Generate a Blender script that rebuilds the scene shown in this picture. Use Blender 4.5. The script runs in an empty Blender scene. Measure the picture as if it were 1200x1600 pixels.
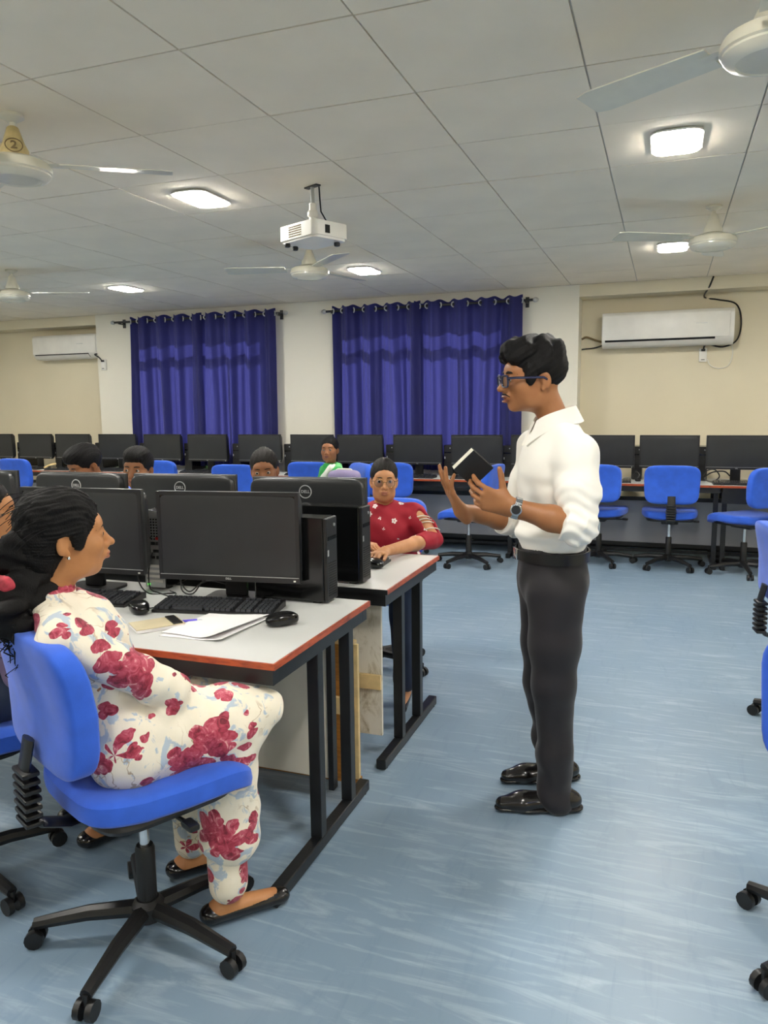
import bpy, bmesh, math, random
import numpy as np
from mathutils import Vector, Matrix, Euler
random.seed(7)
rng = np.random.default_rng(11)
scn = bpy.context.scene
COL = scn.collection
PI = math.pi

# ---------------------------------------------------------------- camera
FPX = 1199.3; YAW, PIT, ROL = 0.351149847, -0.13597838, -0.0111204382
CAM = np.array([0.0, 0.0, 1.44])
_f = np.array([-np.sin(YAW)*np.cos(PIT), np.cos(YAW)*np.cos(PIT), np.sin(PIT)])
_r0 = np.array([np.cos(YAW), np.sin(YAW), 0.0]); _u0 = np.cross(_r0, _f)
_r = np.cos(ROL)*_r0 + np.sin(ROL)*_u0; _u = np.cross(_r, _f)
cd = bpy.data.cameras.new('camera'); cam = bpy.data.objects.new('camera', cd); COL.objects.link(cam)
cd.sensor_fit = 'VERTICAL'; cd.sensor_height = 36.0; cd.sensor_width = 27.0
cd.lens = FPX*36.0/1600.0; cd.clip_start = 0.05; cd.clip_end = 200
M = Matrix.Identity(4)
for i in range(3):
    M[i][0] = _r[i]; M[i][1] = _u[i]; M[i][2] = -_f[i]; M[i][3] = CAM[i]
cam.matrix_world = M
scn.camera = cam

def at(x, y, X=None, Y=None, Z=None):
    """photo pixel -> point where its ray meets a plane of the room"""
    d = _f + _r*(x-600)/FPX - _u*(y-800)/FPX
    for v, i in ((X, 0), (Y, 1), (Z, 2)):
        if v is not None:
            return CAM + d*((v-CAM[i])/d[i])

# ---------------------------------------------------------------- world and exposure
w = bpy.data.worlds.new('world'); scn.world = w; w.use_nodes = True
nt = w.node_tree; bg = nt.nodes['Background']
sky = nt.nodes.new('ShaderNodeTexSky'); sky.sky_type = 'HOSEK_WILKIE'
sky.sun_direction = Vector((0.22, 0.85, 0.42)).normalized(); sky.turbidity = 5.0
nt.links.new(sky.outputs[0], bg.inputs[0]); bg.inputs[1].default_value = 5.0
sun_d = bpy.data.lights.new('sun', 'SUN'); sun_d.energy = 5.0; sun_d.angle = 0.01; sun_d.color = (1.0, 0.9, 0.76)
sun = bpy.data.objects.new('sun', sun_d); COL.objects.link(sun); sun.rotation_euler = Vector((-0.22, -0.85, -0.42)).to_track_quat('-Z', 'Y').to_euler()
vs = scn.view_settings
vs.view_transform = 'Standard'; vs.look = 'None'; vs.gamma = 1.0; vs.use_curve_mapping = False
vs.exposure = 0.42
LAMP = 120.0            # radiance of the ceiling panels

# ---------------------------------------------------------------- colours and materials
def C(h):
    h = h.lstrip('#'); v = [int(h[i:i+2], 16)/255 for i in (0, 2, 4)]
    return tuple((c/12.92 if c <= 0.04045 else ((c+0.055)/1.055)**2.4) for c in v) + (1.0,)
MATS = {}
class NT:
    def __init__(s, name):
        s.m = bpy.data.materials.new(name); s.m.use_nodes = True
        s.t = s.m.node_tree; s.n = s.t.nodes; s.b = s.n['Principled BSDF']; s.out = s.n['Material Output']
        MATS[name] = s.m
    def new(s, typ, **kw):
        n = s.n.new(typ)
        for k, v in kw.items():
            if k.startswith('i_'): n.inputs[k[2:].replace('_', ' ')].default_value = v
            else: setattr(n, k, v)
        return n
    def ln(s, a, b): s.t.links.new(a, b)
    def coord(s, scale=(1, 1, 1), out='Object', rot=(0, 0, 0)):
        tc = s.new('ShaderNodeTexCoord'); mp = s.new('ShaderNodeMapping')
        mp.inputs['Scale'].default_value = scale; mp.inputs['Rotation'].default_value = rot
        s.ln(tc.outputs[out], mp.inputs[0]); return mp.outputs[0]
    def math(s, op, a, b=None, c=None):
        n = s.new('ShaderNodeMath', operation=op)
        for i, v in enumerate((a, b, c)):
            if v is None: continue
            if isinstance(v, (int, float)): n.inputs[i].default_value = v
            else: s.ln(v, n.inputs[i])
        return n.outputs[0]
    def noise(s, vec, scale, detail=3, rough=0.5, dist=0.0):
        n = s.new('ShaderNodeTexNoise'); s.ln(vec, n.inputs['Vector'])
        n.inputs['Scale'].default_value = scale; n.inputs['Detail'].default_value = detail
        n.inputs['Roughness'].default_value = rough; n.inputs['Distortion'].default_value = dist
        return n
    def ramp(s, fac, stops, interp='LINEAR'):
        n = s.new('ShaderNodeValToRGB'); s.ln(fac, n.inputs[0]); r = n.color_ramp; r.interpolation = interp
        while len(r.elements) < len(stops): r.elements.new(0.5)
        for e, (p, c) in zip(r.elements, stops):
            e.position = p; e.color = c
        return n.outputs[0]
    def mix(s, fac, a, b, typ='MIX'):
        n = s.new('ShaderNodeMix', data_type='RGBA', blend_type=typ)
        for sock, v in ((n.inputs[0], fac), (n.inputs[6], a), (n.inputs[7], b)):
            if isinstance(v, (int, float, tuple)): sock.default_value = v
            else: s.ln(v, sock)
        return n.outputs[2]
    def bump(s, h, strength=0.3, dist=0.01):
        n = s.new('ShaderNodeBump'); n.inputs['Strength'].default_value = strength
        n.inputs['Distance'].default_value = dist
        s.ln(h, n.inputs['Height']); s.ln(n.outputs[0], s.b.inputs['Normal'])
    def set(s, **kw):
        for k, v in kw.items():
            key = k.replace('_', ' ')
            if isinstance(v, (int, float, tuple)): s.b.inputs[key].default_value = v
            else: s.ln(v, s.b.inputs[key])

def plain(name, hexc, rough=0.5, metal=0.0, var=0.06, scale=8.0, bump=0.0, bscale=200.0, spec=0.5, coat=0.0, sheen=0.0, bdist=0.002):
    n = NT(name); v = n.coord(); c = C(hexc)
    nz = n.noise(v, scale, 4)
    d = tuple(max(0, x*(1-var*2)) for x in c[:3]) + (1,); l = tuple(min(1, x*(1+var*2)) for x in c[:3]) + (1,)
    n.set(Base_Color=n.ramp(nz.outputs[0], [(0.3, d), (0.7, l)]), Roughness=rough, Metallic=metal)
    n.b.inputs['Specular IOR Level'].default_value = spec
    if coat: n.b.inputs['Coat Weight'].default_value = coat; n.b.inputs['Coat Roughness'].default_value = 0.08
    if sheen: n.b.inputs['Sheen Weight'].default_value = sheen; n.b.inputs['Sheen Roughness'].default_value = 0.4
    if bump:
        bz = n.noise(v, bscale, 3); n.bump(bz.outputs[0], bump, bdist)
    return n.m

plain('wall_paint', '#DDD3B8', 0.6, var=0.015, scale=1.5, bump=0.12, bscale=90)
plain('wall_white', '#E3DFD0', 0.6, var=0.015, scale=1.5, bump=0.12, bscale=90)
plain('ceiling_tile', '#EFE4CF', 0.85, var=0.02, scale=3, bump=0.15, bscale=160)
plain('ceiling_grid', '#B5B0A6', 0.7, var=0.03)
plain('black_steel', '#16181B', 0.38, var=0.15, scale=12, bump=0.06, bscale=60)
plain('black_plastic', '#141415', 0.42, var=0.1, scale=30, bump=0.08, bscale=400)
plain('gloss_black', '#0C0D0E', 0.16, var=0.05)
plain('monitor_back', '#26282A', 0.33, var=0.06, bump=0.1, bscale=500)
plain('screen_off', '#16191A', 0.22, var=0.02, spec=0.5)
plain('bezel', '#1B1C1E', 0.35, var=0.05)
plain('logo_silver', '#C9CBCB', 0.3, metal=0.4, var=0.02)
plain('silver', '#B4B6B6', 0.32, metal=0.7, var=0.05)
plain('chrome', '#D8DADC', 0.12, metal=1.0, var=0.02)
plain('white_plastic', '#E4E2DA', 0.35, var=0.02)
plain('cream_enamel', '#DAD6C4', 0.28, var=0.03, coat=0.3)
plain('old_cream', '#C9B682', 0.45, var=0.12, scale=20)
plain('grille_tan', '#7A6848', 0.7, var=0.1)
plain('dark_gap', '#0A0A0A', 0.7, var=0.02)
plain('blue_fabric', '#2D5FD0', 0.85, var=0.05, scale=14, bump=0.35, bscale=900, sheen=0.25)
plain('grey_laminate', '#C9CBC9', 0.32, var=0.02, scale=2, bump=0.03, bscale=300)
plain('modesty_white', '#D6D2C6', 0.5, var=0.05, scale=3)
plain('modesty_grey', '#A3A5AC', 0.45, var=0.03, scale=2)
plain('light_wood', '#D9BF8A', 0.6, var=0.08, scale=18)
plain('paper', '#F1EFF0', 0.7, var=0.01)
plain('pen_purple', '#5A4BC4', 0.3, var=0.03)
plain('green_led', '#38D018', 0.4)
plain('red_plastic', '#B02020', 0.4)
plain('beige_board', '#C8BC9C', 0.6, var=0.05)
plain('alu_frame', '#B9B6AC', 0.4, metal=0.3, var=0.04)
def emit(name, col, s):
    n = NT(name); n.set(Base_Color=(0.9, 0.9, 0.9, 1), Emission_Color=col, Emission_Strength=s); return n.m
emit('lamp_panel', (1.0, 0.955, 0.875, 1), LAMP)
emit('led_green', C('#50FF30'), 2.0)

n = NT('edge_band'); v = n.coord((6, 6, 30)); z = n.noise(v, 3, 4, dist=0.4)
n.set(Base_Color=n.ramp(z.outputs[0], [(0.3, C('#86331A')), (0.55, C('#B4522A')), (0.8, C('#9C4522'))]), Roughness=0.35)
n = NT('brown_board'); v = n.coord((3, 3, 26)); z = n.noise(v, 3, 5, dist=0.8)
n.set(Base_Color=n.ramp(z.outputs[0], [(0.25, C('#8A5A1E')), (0.75, C('#B67A30'))]), Roughness=0.6)
n = NT('dirty_white'); v = n.coord((6, 6, 3)); z = n.noise(v, 2.2, 6, 0.7, 0.8)
n.set(Base_Color=n.ramp(z.outputs[0], [(0.30, C('#6F6350')), (0.40, C('#B9B09A')), (0.5, C('#D8D3C4')), (0.8, C('#DEDACE'))]), Roughness=0.6)

# vinyl floor: blue grey with pale dragged streaks
n = NT('vinyl_floor'); v = n.coord((1, 1, 1))
big = n.noise(v, 0.8, 4, 0.5, 0.3)
v2 = n.coord((0.7, 5.0, 1), rot=(0, 0, 0.35)); st = n.noise(v2, 3.2, 7, 0.62, 1.6)
v3 = n.coord((5.0, 0.9, 1), rot=(0, 0, -0.3)); st2 = n.noise(v3, 3.0, 7, 0.62, 1.4)
base = n.ramp(big.outputs[0], [(0.3, C('#748CA1')), (0.7, C('#879BAD'))])
m1 = n.ramp(st.outputs[0], [(0.50, (0, 0, 0, 1)), (0.72, (0.55, 0.55, 0.55, 1))])
m2 = n.ramp(st2.outputs[0], [(0.54, (0, 0, 0, 1)), (0.78, (0.4, 0.4, 0.4, 1))])
c1 = n.mix(m1, base, C('#B4C3CE')); c2 = n.mix(m2, c1, C('#647D96'))
n.set(Base_Color=c2, Roughness=n.ramp(st.outputs[0], [(0.3, (0.3, 0.3, 0.3, 1)), (0.7, (0.42, 0.42, 0.42, 1))]))
n.bump(big.outputs[0], 0.05, 0.01)

# curtain cloth: translucent weave
n = NT('curtain_cloth'); v = n.coord((1, 1, 0.12)); z = n.noise(v, 260, 3); zb = n.noise(n.coord(), 2.0, 3)
col = n.ramp(zb.outputs[0], [(0.3, C('#15174C')), (0.7, C('#1E2162'))])
n.set(Base_Color=col, Roughness=0.75); n.b.inputs['Sheen Weight'].default_value = 0.12
n.bump(z.outputs[0], 0.25, 0.002)
tr = n.new('ShaderNodeBsdfTranslucent'); tr.inputs[0].default_value = C('#4A50B4')
mx = n.new('ShaderNodeMixShader'); mx.inputs[0].default_value = 0.24
n.ln(n.b.outputs[0], mx.inputs[1]); n.ln(tr.outputs[0], mx.inputs[2]); n.ln(mx.outputs[0], n.out.inputs[0])

# window pane: clear sheet
n = NT('pane_glass'); tp = n.new('ShaderNodeBsdfTransparent'); gl = n.new('ShaderNodeBsdfGlossy'); gl.inputs['Roughness'].default_value = 0.02
fr = n.new('ShaderNodeFresnel'); mx = n.new('ShaderNodeMixShader'); n.ln(fr.outputs[0], mx.inputs[0])
n.ln(tp.outputs[0], mx.inputs[1]); n.ln(gl.outputs[0], mx.inputs[2]); n.ln(mx.outputs[0], n.out.inputs[0])
n = NT('spectacle_glass'); tp = n.new('ShaderNodeBsdfTransparent'); tp.inputs[0].default_value = (0.86, 0.88, 0.97, 1)
gl = n.new('ShaderNodeBsdfGlossy'); gl.inputs['Roughness'].default_value = 0.03
fr = n.new('ShaderNodeFresnel'); fr.inputs[0].default_value = 1.6; mx = n.new('ShaderNodeMixShader'); n.ln(fr.outputs[0], mx.inputs[0])
n.ln(tp.outputs[0], mx.inputs[1]); n.ln(gl.outputs[0], mx.inputs[2]); n.ln(mx.outputs[0], n.out.inputs[0])

# ---------------------------------------------------------------- mesh helpers
class MB:
    """collects shapes into one mesh"""
    def __init__(s): s.v = []; s.f = []; s.mi = []; s.cur = 0
    def add(s, vs, fs, xf=None):
        o = len(s.v)
        for p in vs:
            p = Vector(p)
            if xf is not None: p = xf @ p
            s.v.append(p)
        for f in fs: s.f.append([i+o for i in f]); s.mi.append(s.cur)
        return s
    def box(s, c, d, rot=None, bev=0.0, seg=2, xf=None):
        bm = bmesh.new(); bmesh.ops.create_cube(bm, size=1)
        for q in bm.verts: q.co = Vector((q.co.x*d[0], q.co.y*d[1], q.co.z*d[2]))
        if bev: bmesh.ops.bevel(bm, geom=bm.edges[:], offset=bev, segments=seg, affect='EDGES', profile=0.5)
        m = Matrix.Translation(c)
        if rot is not None: m = m @ (rot.to_4x4() if isinstance(rot, Matrix) else Euler(rot).to_matrix().to_4x4())
        if xf is not None: m = xf @ m
        bm.verts.index_update()
        s.add([q.co.copy() for q in bm.verts], [[q.index for q in f.verts] for f in bm.faces], m); bm.free(); return s
    def box2(s, a, b, **k):
        a = Vector(a); b = Vector(b); return s.box((a+b)/2, [abs(b[i]-a[i]) for i in range(3)], **k)
    def lathe(s, prof, n=24, c=(0, 0, 0), axis='Z', caps=True, xf=None):
        vs = []; fs = []
        for (r, h) in prof:
            for k in range(n):
                a = 2*PI*k/n; x, y = r*math.cos(a), r*math.sin(a)
                p = {'Z': (x, y, h), 'Y': (x, h, -y), 'X': (h, x, y)}[axis]
                vs.append((p[0]+c[0], p[1]+c[1], p[2]+c[2]))
        for i in range(len(prof)-1):
            for k in range(n):
                k2 = (k+1) % n; fs.append([i*n+k, i*n+k2, (i+1)*n+k2, (i+1)*n+k])
        if caps:
            fs.append(list(range(n))[::-1]); fs.append([(len(prof)-1)*n+k for k in range(n)])
        return s.add(vs, fs, xf)
    def cyl(s, a, b, r, r2=None, n=16): return s.tube([a, b], [r, r if r2 is None else r2], n)
    def tube(s, pts, r, n=8, closed=False, flat=None, up=None):
        pts = [Vector(p) for p in pts]; m = len(pts)
        rs = [r]*m if isinstance(r, (int, float)) else list(r)
        vs = []; fs = []; prev = None
        for i, p in enumerate(pts):
            if closed: t = pts[(i+1) % m]-pts[i-1]
            else: t = pts[min(i+1, m-1)]-pts[max(i-1, 0)]
            t = t.normalized() if t.length > 1e-9 else Vector((0, 0, 1))
            if prev is None:
                g = Vector(up) if up is not None else (Vector((0, 0, 1)) if abs(t.z) < 0.9 else Vector((1, 0, 0)))
            else: g = prev
            a = (g - t*g.dot(t)).normalized(); prev = a; b = t.cross(a)
            fl = 1.0 if flat is None else flat
            for k in range(n):
                q = 2*PI*k/n; vs.append(p + a*(math.cos(q)*rs[i]*fl) + b*(math.sin(q)*rs[i]))
        for i in range(m if closed else m-1):
            j = (i+1) % m
            for k in range(n):
                k2 = (k+1) % n; fs.append([i*n+k, i*n+k2, j*n+k2, j*n+k])
        if not closed:
            fs.append(list(range(n))[::-1]); fs.append([(m-1)*n+k for k in range(n)])
        return s.add(vs, fs)
    def torus(s, c, R, r, n=24, m=8, xf=None, sx=1.0, sy=1.0):
        vs = []; fs = []
        for i in range(n):
            a = 2*PI*i/n
            for j in range(m):
                b = 2*PI*j/m; q = R + r*math.cos(b)
                vs.append((c[0]+q*math.cos(a)*sx, c[1]+q*math.sin(a)*sy, c[2]+r*math.sin(b)))
        for i in range(n):
            for j in range(m):
                i2 = (i+1) % n; j2 = (j+1) % m; fs.append([i*m+j, i2*m+j, i2*m+j2, i*m+j2])
        return s.add(vs, fs, xf)
    def prism(s, poly, h0, h1, axis='Z', xf=None):
        n = len(poly); vs = []
        for h in (h0, h1):
            for (a, b) in poly: vs.append({'Z': (a, b, h), 'Y': (a, h, b), 'X': (h, a, b)}[axis])
        fs = [[i, (i+1) % n, n+(i+1) % n, n+i] for i in range(n)]
        fs += [list(range(n))[::-1], [n+i for i in range(n)]]
        return s.add(vs, fs, xf)
    def super(s, c, d, e1=0.35, e2=0.35, nu=24, nv=12, fn=None, xf=None):
        """superellipsoid: a soft box (cushions, mice)"""
        def pw(x, e): return math.copysign(abs(x)**e, x)
        vs = []; fs = []
        for j in range(1, nv):
            b = -PI/2 + PI*j/nv
            for i in range(nu):
                a = 2*PI*i/nu
                p = Vector((d[0]/2*pw(math.cos(b), e1)*pw(math.cos(a), e2), d[1]/2*pw(math.cos(b), e1)*pw(math.sin(a), e2), d[2]/2*pw(math.sin(b), e1)))
                vs.append(p)
        vs.append(Vector((0, 0, -d[2]/2))); vs.append(Vector((0, 0, d[2]/2)))
        if fn: vs = [Vector(fn(p)) for p in vs]
        vs = [p+Vector(c) for p in vs]
        for j in range(nv-2):
            for i in range(nu):
                i2 = (i+1) % nu; fs.append([j*nu+i, j*nu+i2, (j+1)*nu+i2, (j+1)*nu+i])
        B = len(vs)-2
        for i in range(nu):
            i2 = (i+1) % nu; fs.append([B, i2, i]); fs.append([B+1, (nv-2)*nu+i, (nv-2)*nu+i2])
        return s.add(vs, fs, xf)
    def mesh(s, name, mats, smooth=True, angle=0.6):
        me = bpy.data.meshes.new(name); me.from_pydata([tuple(p) for p in s.v], [], s.f)
        for m in (mats if isinstance(mats, (list, tuple)) else [mats]): me.materials.append(MATS[m])
        if s.cur or any(s.mi): me.polygons.foreach_set('material_index', s.mi)
        bm = bmesh.new(); bm.from_mesh(me); bmesh.ops.recalc_face_normals(bm, faces=bm.faces[:])
        if smooth:
            for f in bm.faces: f.smooth = True
            for e in bm.edges:
                if len(e.link_faces) == 2 and e.calc_face_angle(0) > angle: e.smooth = False
        bm.to_mesh(me); bm.free(); return me
    def obj(s, name, mats, parent=None, loc=(0, 0, 0), rot=(0, 0, 0), smooth=True, angle=0.6):
        return link(name, s.mesh(name, mats, smooth, angle), parent, loc, rot)

def link(name, data, parent=None, loc=(0, 0, 0), rot=(0, 0, 0)):
    o = bpy.data.objects.new(name, data); COL.objects.link(o); o.location = loc; o.rotation_euler = rot
    if parent is not None: o.parent = parent
    return o
def empty(name, loc=(0, 0, 0), rz=0.0):
    o = link(name, None, None, loc, (0, 0, rz)); o.empty_display_size = 0.1; return o
def tag(o, label, cat, group=None):
    o['label'] = label; o['category'] = cat
    if group: o['group'] = group
    return o
def struct(o): o['kind'] = 'structure'; return o
def copy_tree(o, parent=None):
    c = o.copy(); COL.objects.link(c); c.parent = parent
    for ch in o.children: copy_tree(ch, c)
    return c
def place(o, loc, rz=0.0, label=None):
    o.location = loc; o.rotation_euler = (0, 0, rz)
    if label: o['label'] = label
    return o
def text_mesh(body, size, depth=0.0005, bold=0.0):
    cu = bpy.data.curves.new('lettering', 'FONT'); cu.body = body; cu.size = size; cu.extrude = depth; cu.offset = bold
    cu.align_x = 'CENTER'; cu.align_y = 'CENTER'; cu.resolution_u = 3
    t = bpy.data.objects.new('lettering', cu); COL.objects.link(t)
    dg = bpy.context.evaluated_depsgraph_get(); me = bpy.data.meshes.new_from_object(t.evaluated_get(dg))
    bpy.data.objects.remove(t); bpy.data.curves.remove(cu)
    me.name = 'lettering'
    return me
# ================================================================ the room
CZ = 2.59; YB = 7.83; YR = 8.10; XL, XR, YF = -9.7, 3.7, -3.2
o = MB().box2((XL-.2, YF-.2, -.12), (XR+.2, YR+.3, 0)).obj('floor', 'vinyl_floor'); struct(o)
ceil = struct(MB().box2((XL-.2, YF-.2, CZ+.008), (XR+.2, YR+.3, CZ+.12)).obj('ceiling', 'ceiling_grid'))
TS = 0.609; TX0, TY0 = -2.131, 2.275
tile_me = {}
def tile_mesh(wx, wy):
    k = (round(wx, 3), round(wy, 3))
    if k not in tile_me:
        tile_me[k] = MB().box((0, 0, 0.005), (wx-.007, wy-.007, 0.010)).mesh('ceiling_tile', 'ceiling_tile', smooth=False)
    return tile_me[k]
for i in range(-13, 8):
    for j in range(-2, 10):
        x0, x1 = TX0+i*TS, TX0+(i+1)*TS; y0, y1 = TY0+j*TS, TY0+(j+1)*TS
        x0 = max(x0, XL); x1 = min(x1, XR); y1 = min(y1, YB-.004)
        if x1-x0 < .05 or y1-y0 < .05: continue
        link('ceiling_tile', tile_mesh(x1-x0, y1-y0), ceil, ((x0+x1)/2, (y0+y1)/2, CZ+random.uniform(-.001, .001)),
             (random.uniform(-.0018, .0018), random.uniform(-.0018, .0018), 0))
# unseen, added to bounce warm light upward: sunlit ground outside the windows
struct(MB().box2((-40, YR+.6, -.5), (40, 60, -.3)).obj('ground', 'beige_board', smooth=False))
# back wall with two recessed bays, two window openings and a beam
WIN = [(-5.93, -4.17), (-3.30, -1.46)]; ZS, ZT = 0.98, 2.44
mb = MB()
mb.box2((-6.6, YB, 0), (WIN[0][0], YR+.2, CZ)); mb.box2((WIN[0][1], YB, 0), (WIN[1][0], YR+.2, CZ)); mb.box2((WIN[1][1], YB, 0), (-.83, YR+.2, CZ))
for a, b in WIN:
    mb.box2((a, YB, 0), (b, YR+.2, ZS)); mb.box2((a, YB, ZT), (b, YR+.2, CZ))
wb = struct(mb.obj('wall_back', 'wall_white', smooth=False))
mb = MB()
for a, b in ((XL-.2, -6.6), (-.83, XR+.2)):
    mb.box2((a, YR, 0), (b, YR+.2, CZ)); mb.box2((a, YB, 2.475), (b, YR, CZ))
struct(mb.obj('wall_bay', 'wall_paint', smooth=False))
struct(MB().box2((XL-.2, YF-.2, 0), (XL, YR, CZ)).obj('wall_left', 'wall_paint', smooth=False))
struct(MB().box2((XR, YF-.2, 0), (XR+.2, YR, CZ)).obj('wall_right', 'wall_paint', smooth=False))
struct(MB().box2((XL, YF-.2, 0), (XR, YF, CZ)).obj('wall_front', 'wall_paint', smooth=False))
mb = MB(); mb.box2((-6.6, YB-.012, 0), (-.83, YB, .1)); mb.box2((XL, YR-.012, 0), (-6.6, YR, .1)); mb.box2((-.83, YR-.012, 0), (XR, YR, .1))
struct(mb.obj('baseboard_back', 'black_steel', smooth=False))
for wi, (a, b) in enumerate(WIN):
    root = struct(empty('window_%d' % (wi+1), ((a+b)/2, 7.98, ZS)))
    W = b-a; Hh = ZT-ZS; f = MB()
    for x in (-W/2+.025, W/2-.025): f.box((x, 0, Hh/2), (.05, .06, Hh))
    for z in (.025, Hh-.025): f.box((0, 0, z), (W-.1, .06, .05))
    f.obj('window_frame', 'alu_frame', root, smooth=False)
    MB().box((0, 0, Hh*.76), (W-.1, .05, .085)).obj('transom', 'alu_frame', root, smooth=False)
    for k in (-1, 0, 1):
        MB().box((k*W/4, 0, Hh*.38-.01), (.045, .05, Hh*.76-.085)).obj('mullion', 'alu_frame', root, smooth=False)
    MB().box((0, 0, Hh*.88), (.045, .05, Hh*.24-.12)).obj('mullion', 'alu_frame', root, smooth=False)
    for k in range(4):
        MB().box((-W/2+W/8+k*W/4, .01, Hh*.38), (W/4-.05, .005, Hh*.76-.1)).obj('pane', 'pane_glass', root, smooth=False)
    for k in range(2):
        MB().box((-W/4+k*W/2, .01, Hh*.88), (W/2-.05, .005, Hh*.24-.12)).obj('pane', 'pane_glass', root, smooth=False)
    MB().box((0, -.09, -.01), (W, .12, .02)).obj('window_sill', 'wall_white', root, smooth=False)

# ---------------------------------------------------------------- curtains on rods
CY = 7.735
def curtain(x0, x1, ztop, zbot, npl, label, seed, drift):
    r = random.Random(seed); nx = npl*28; nz = 36
    root = empty('curtain', ((x0+x1)/2, CY, zbot)); tag(root, label, 'curtain', 'blue eyelet curtains over the windows')
    ph = [r.uniform(-.5, .5) for _ in range(npl*2+2)]; am = [r.uniform(.7, 1.25) for _ in range(npl*2+2)]
    dr = [r.uniform(-1, 1) for _ in range(npl*2+2)]
    vs = []; fs = []; W = x1-x0
    for j in range(nz+1):
        t = j/nz; z = (ztop-zbot)*(1-t)
        for i in range(nx+1):
            s = i/nx; q = s*npl*2; k = int(min(q, npl*2-1e-6)); fr = q-k
            lerp = lambda arr: arr[k]*(1-fr)+arr[k+1]*fr
            amp = .056*(1-.2*t)*(1+(lerp(am)-1)*min(1, t*2.5))
            phase = PI*q + lerp(ph)*min(1, t*1.6)*1.4
            y = amp*math.sin(phase) + .017*min(1, .35+t*1.5)*math.sin(3*phase+.9*math.sin(phase*.73+seed)+seed)
            x = -W/2 + W*s + lerp(dr)*.03*t + drift*t*t*(0.5-abs(s-.5))
            zz = z + (.012*math.cos(PI*q*2) if j == 0 else 0)
            vs.append((x, y, zz))
    for j in range(nz):
        for i in range(nx):
            a = j*(nx+1)+i; fs.append([a, a+1, a+nx+2, a+nx+1])
    m = MB(); m.add(vs, fs); m.obj('cloth_panel', 'curtain_cloth', root, angle=3)
    for k in range(npl*2+1):
        s = min(max(k/(npl*2), .012), .988)
        xf = Matrix.Translation((-W/2+W*s, 0, ztop-zbot-.045)) @ Matrix.Rotation((.8 if k % 2 else -.8), 4, 'Z') @ Matrix.Rotation(PI/2, 4, 'X')
        MB().torus((0, 0, 0), .024, .007, 18, 6, xf=xf).obj('eyelet', 'logo_silver', root)
    return root
def rod(x0, x1, z, label):
    root = empty('curtain_rod', ((x0+x1)/2, CY, z)); tag(root, label, 'curtain rod', 'black curtain rods'); W = x1-x0
    MB().cyl((-W/2, 0, 0), (W/2, 0, 0), .0125).obj('rod', 'black_steel', root)
    for s in (-1, 1):
        MB().lathe([(.012, 0), (.022, .008), (.026, .025), (.018, .045), (.006, .055)], 16, axis='X', xf=Matrix.Translation((s*W/2, 0, 0)) @ Matrix.Rotation(0 if s > 0 else PI, 4, 'Z')).obj('finial', 'silver', root)
        m = MB(); m.box((s*(W/2-.07), YB-CY-.006, -.01), (.035, .012, .10)); m.box((s*(W/2-.07), (YB-CY)/2, -.018), (.02, YB-CY-.012, .012)); m.box((s*(W/2-.07), 0, -.012), (.022, .03, .02))
        m.obj('bracket', 'black_steel', root)
rod(-6.24, -3.98, 2.475, 'black curtain rod over the left window'); rod(-3.47, -1.26, 2.46, 'black curtain rod over the right window')
curtain(-6.02, -5.03, 2.52, .78,  4, 'left half of the royal blue curtain over the left window', 1, .02)
curtain(-5.10, -4.08, 2.52, .78,  4, 'right half of the royal blue curtain over the left window', 2, -.02)
curtain(-3.40, -2.41, 2.505, .78,  4, 'left half of the royal blue curtain behind the person in green', 3, .05)
curtain(-2.48, -1.36, 2.505, .78,  4, 'right half of the royal blue curtain, behind the standing person', 4, -.06)

# ---------------------------------------------------------------- ceiling lamps
lamps = {(-4.872, 6.233): 'far left of the lit ceiling panels, above the left window', (-2.436, 6.233): 'lit ceiling panel beside the far fan, right of the projector',
         (0, 6.233): 'farther of the two lit ceiling panels on the right', (-2.436, 3.797): 'lit ceiling panel left of the projector',
         (0, 3.797): 'nearer of the two lit ceiling panels on the right'}
def lamp_shape(w, d, r, n=6):
    p = []
    for cx, cy, a0 in ((w/2-r, d/2-r, 0), (-w/2+r, d/2-r, 1), (-w/2+r, -d/2+r, 2), (w/2-r, -d/2+r, 3)):
        for k in range(n+1):
            a = (a0+k/n)*PI/2; p.append((cx+r*math.cos(a), cy+r*math.sin(a)))
    return p
lf = MB().prism(lamp_shape(.215, .335, .06), -.008, 0).mesh('rim', 'white_plastic'); lp = MB().prism(lamp_shape(.195, .315, .052), -.013, -.008).mesh('diffuser', 'lamp_panel')
for i in range(-3, 2):
    for j in range(-2, 2):
        x, y = 2.436*i, 3.797+2.436*j
        if (i, j) in ((-3, 1), (-2, 0), (-3, 0)): pass
        root = empty('ceiling_light', (x, y, CZ-.004)); lab = lamps.get((round(x, 3), round(y, 3)), 'lit white ceiling panel outside the picture')
        tag(root, lab, 'ceiling light', 'white ceiling panel lights'); link('rim', lf, root); link('diffuser', lp, root)

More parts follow.
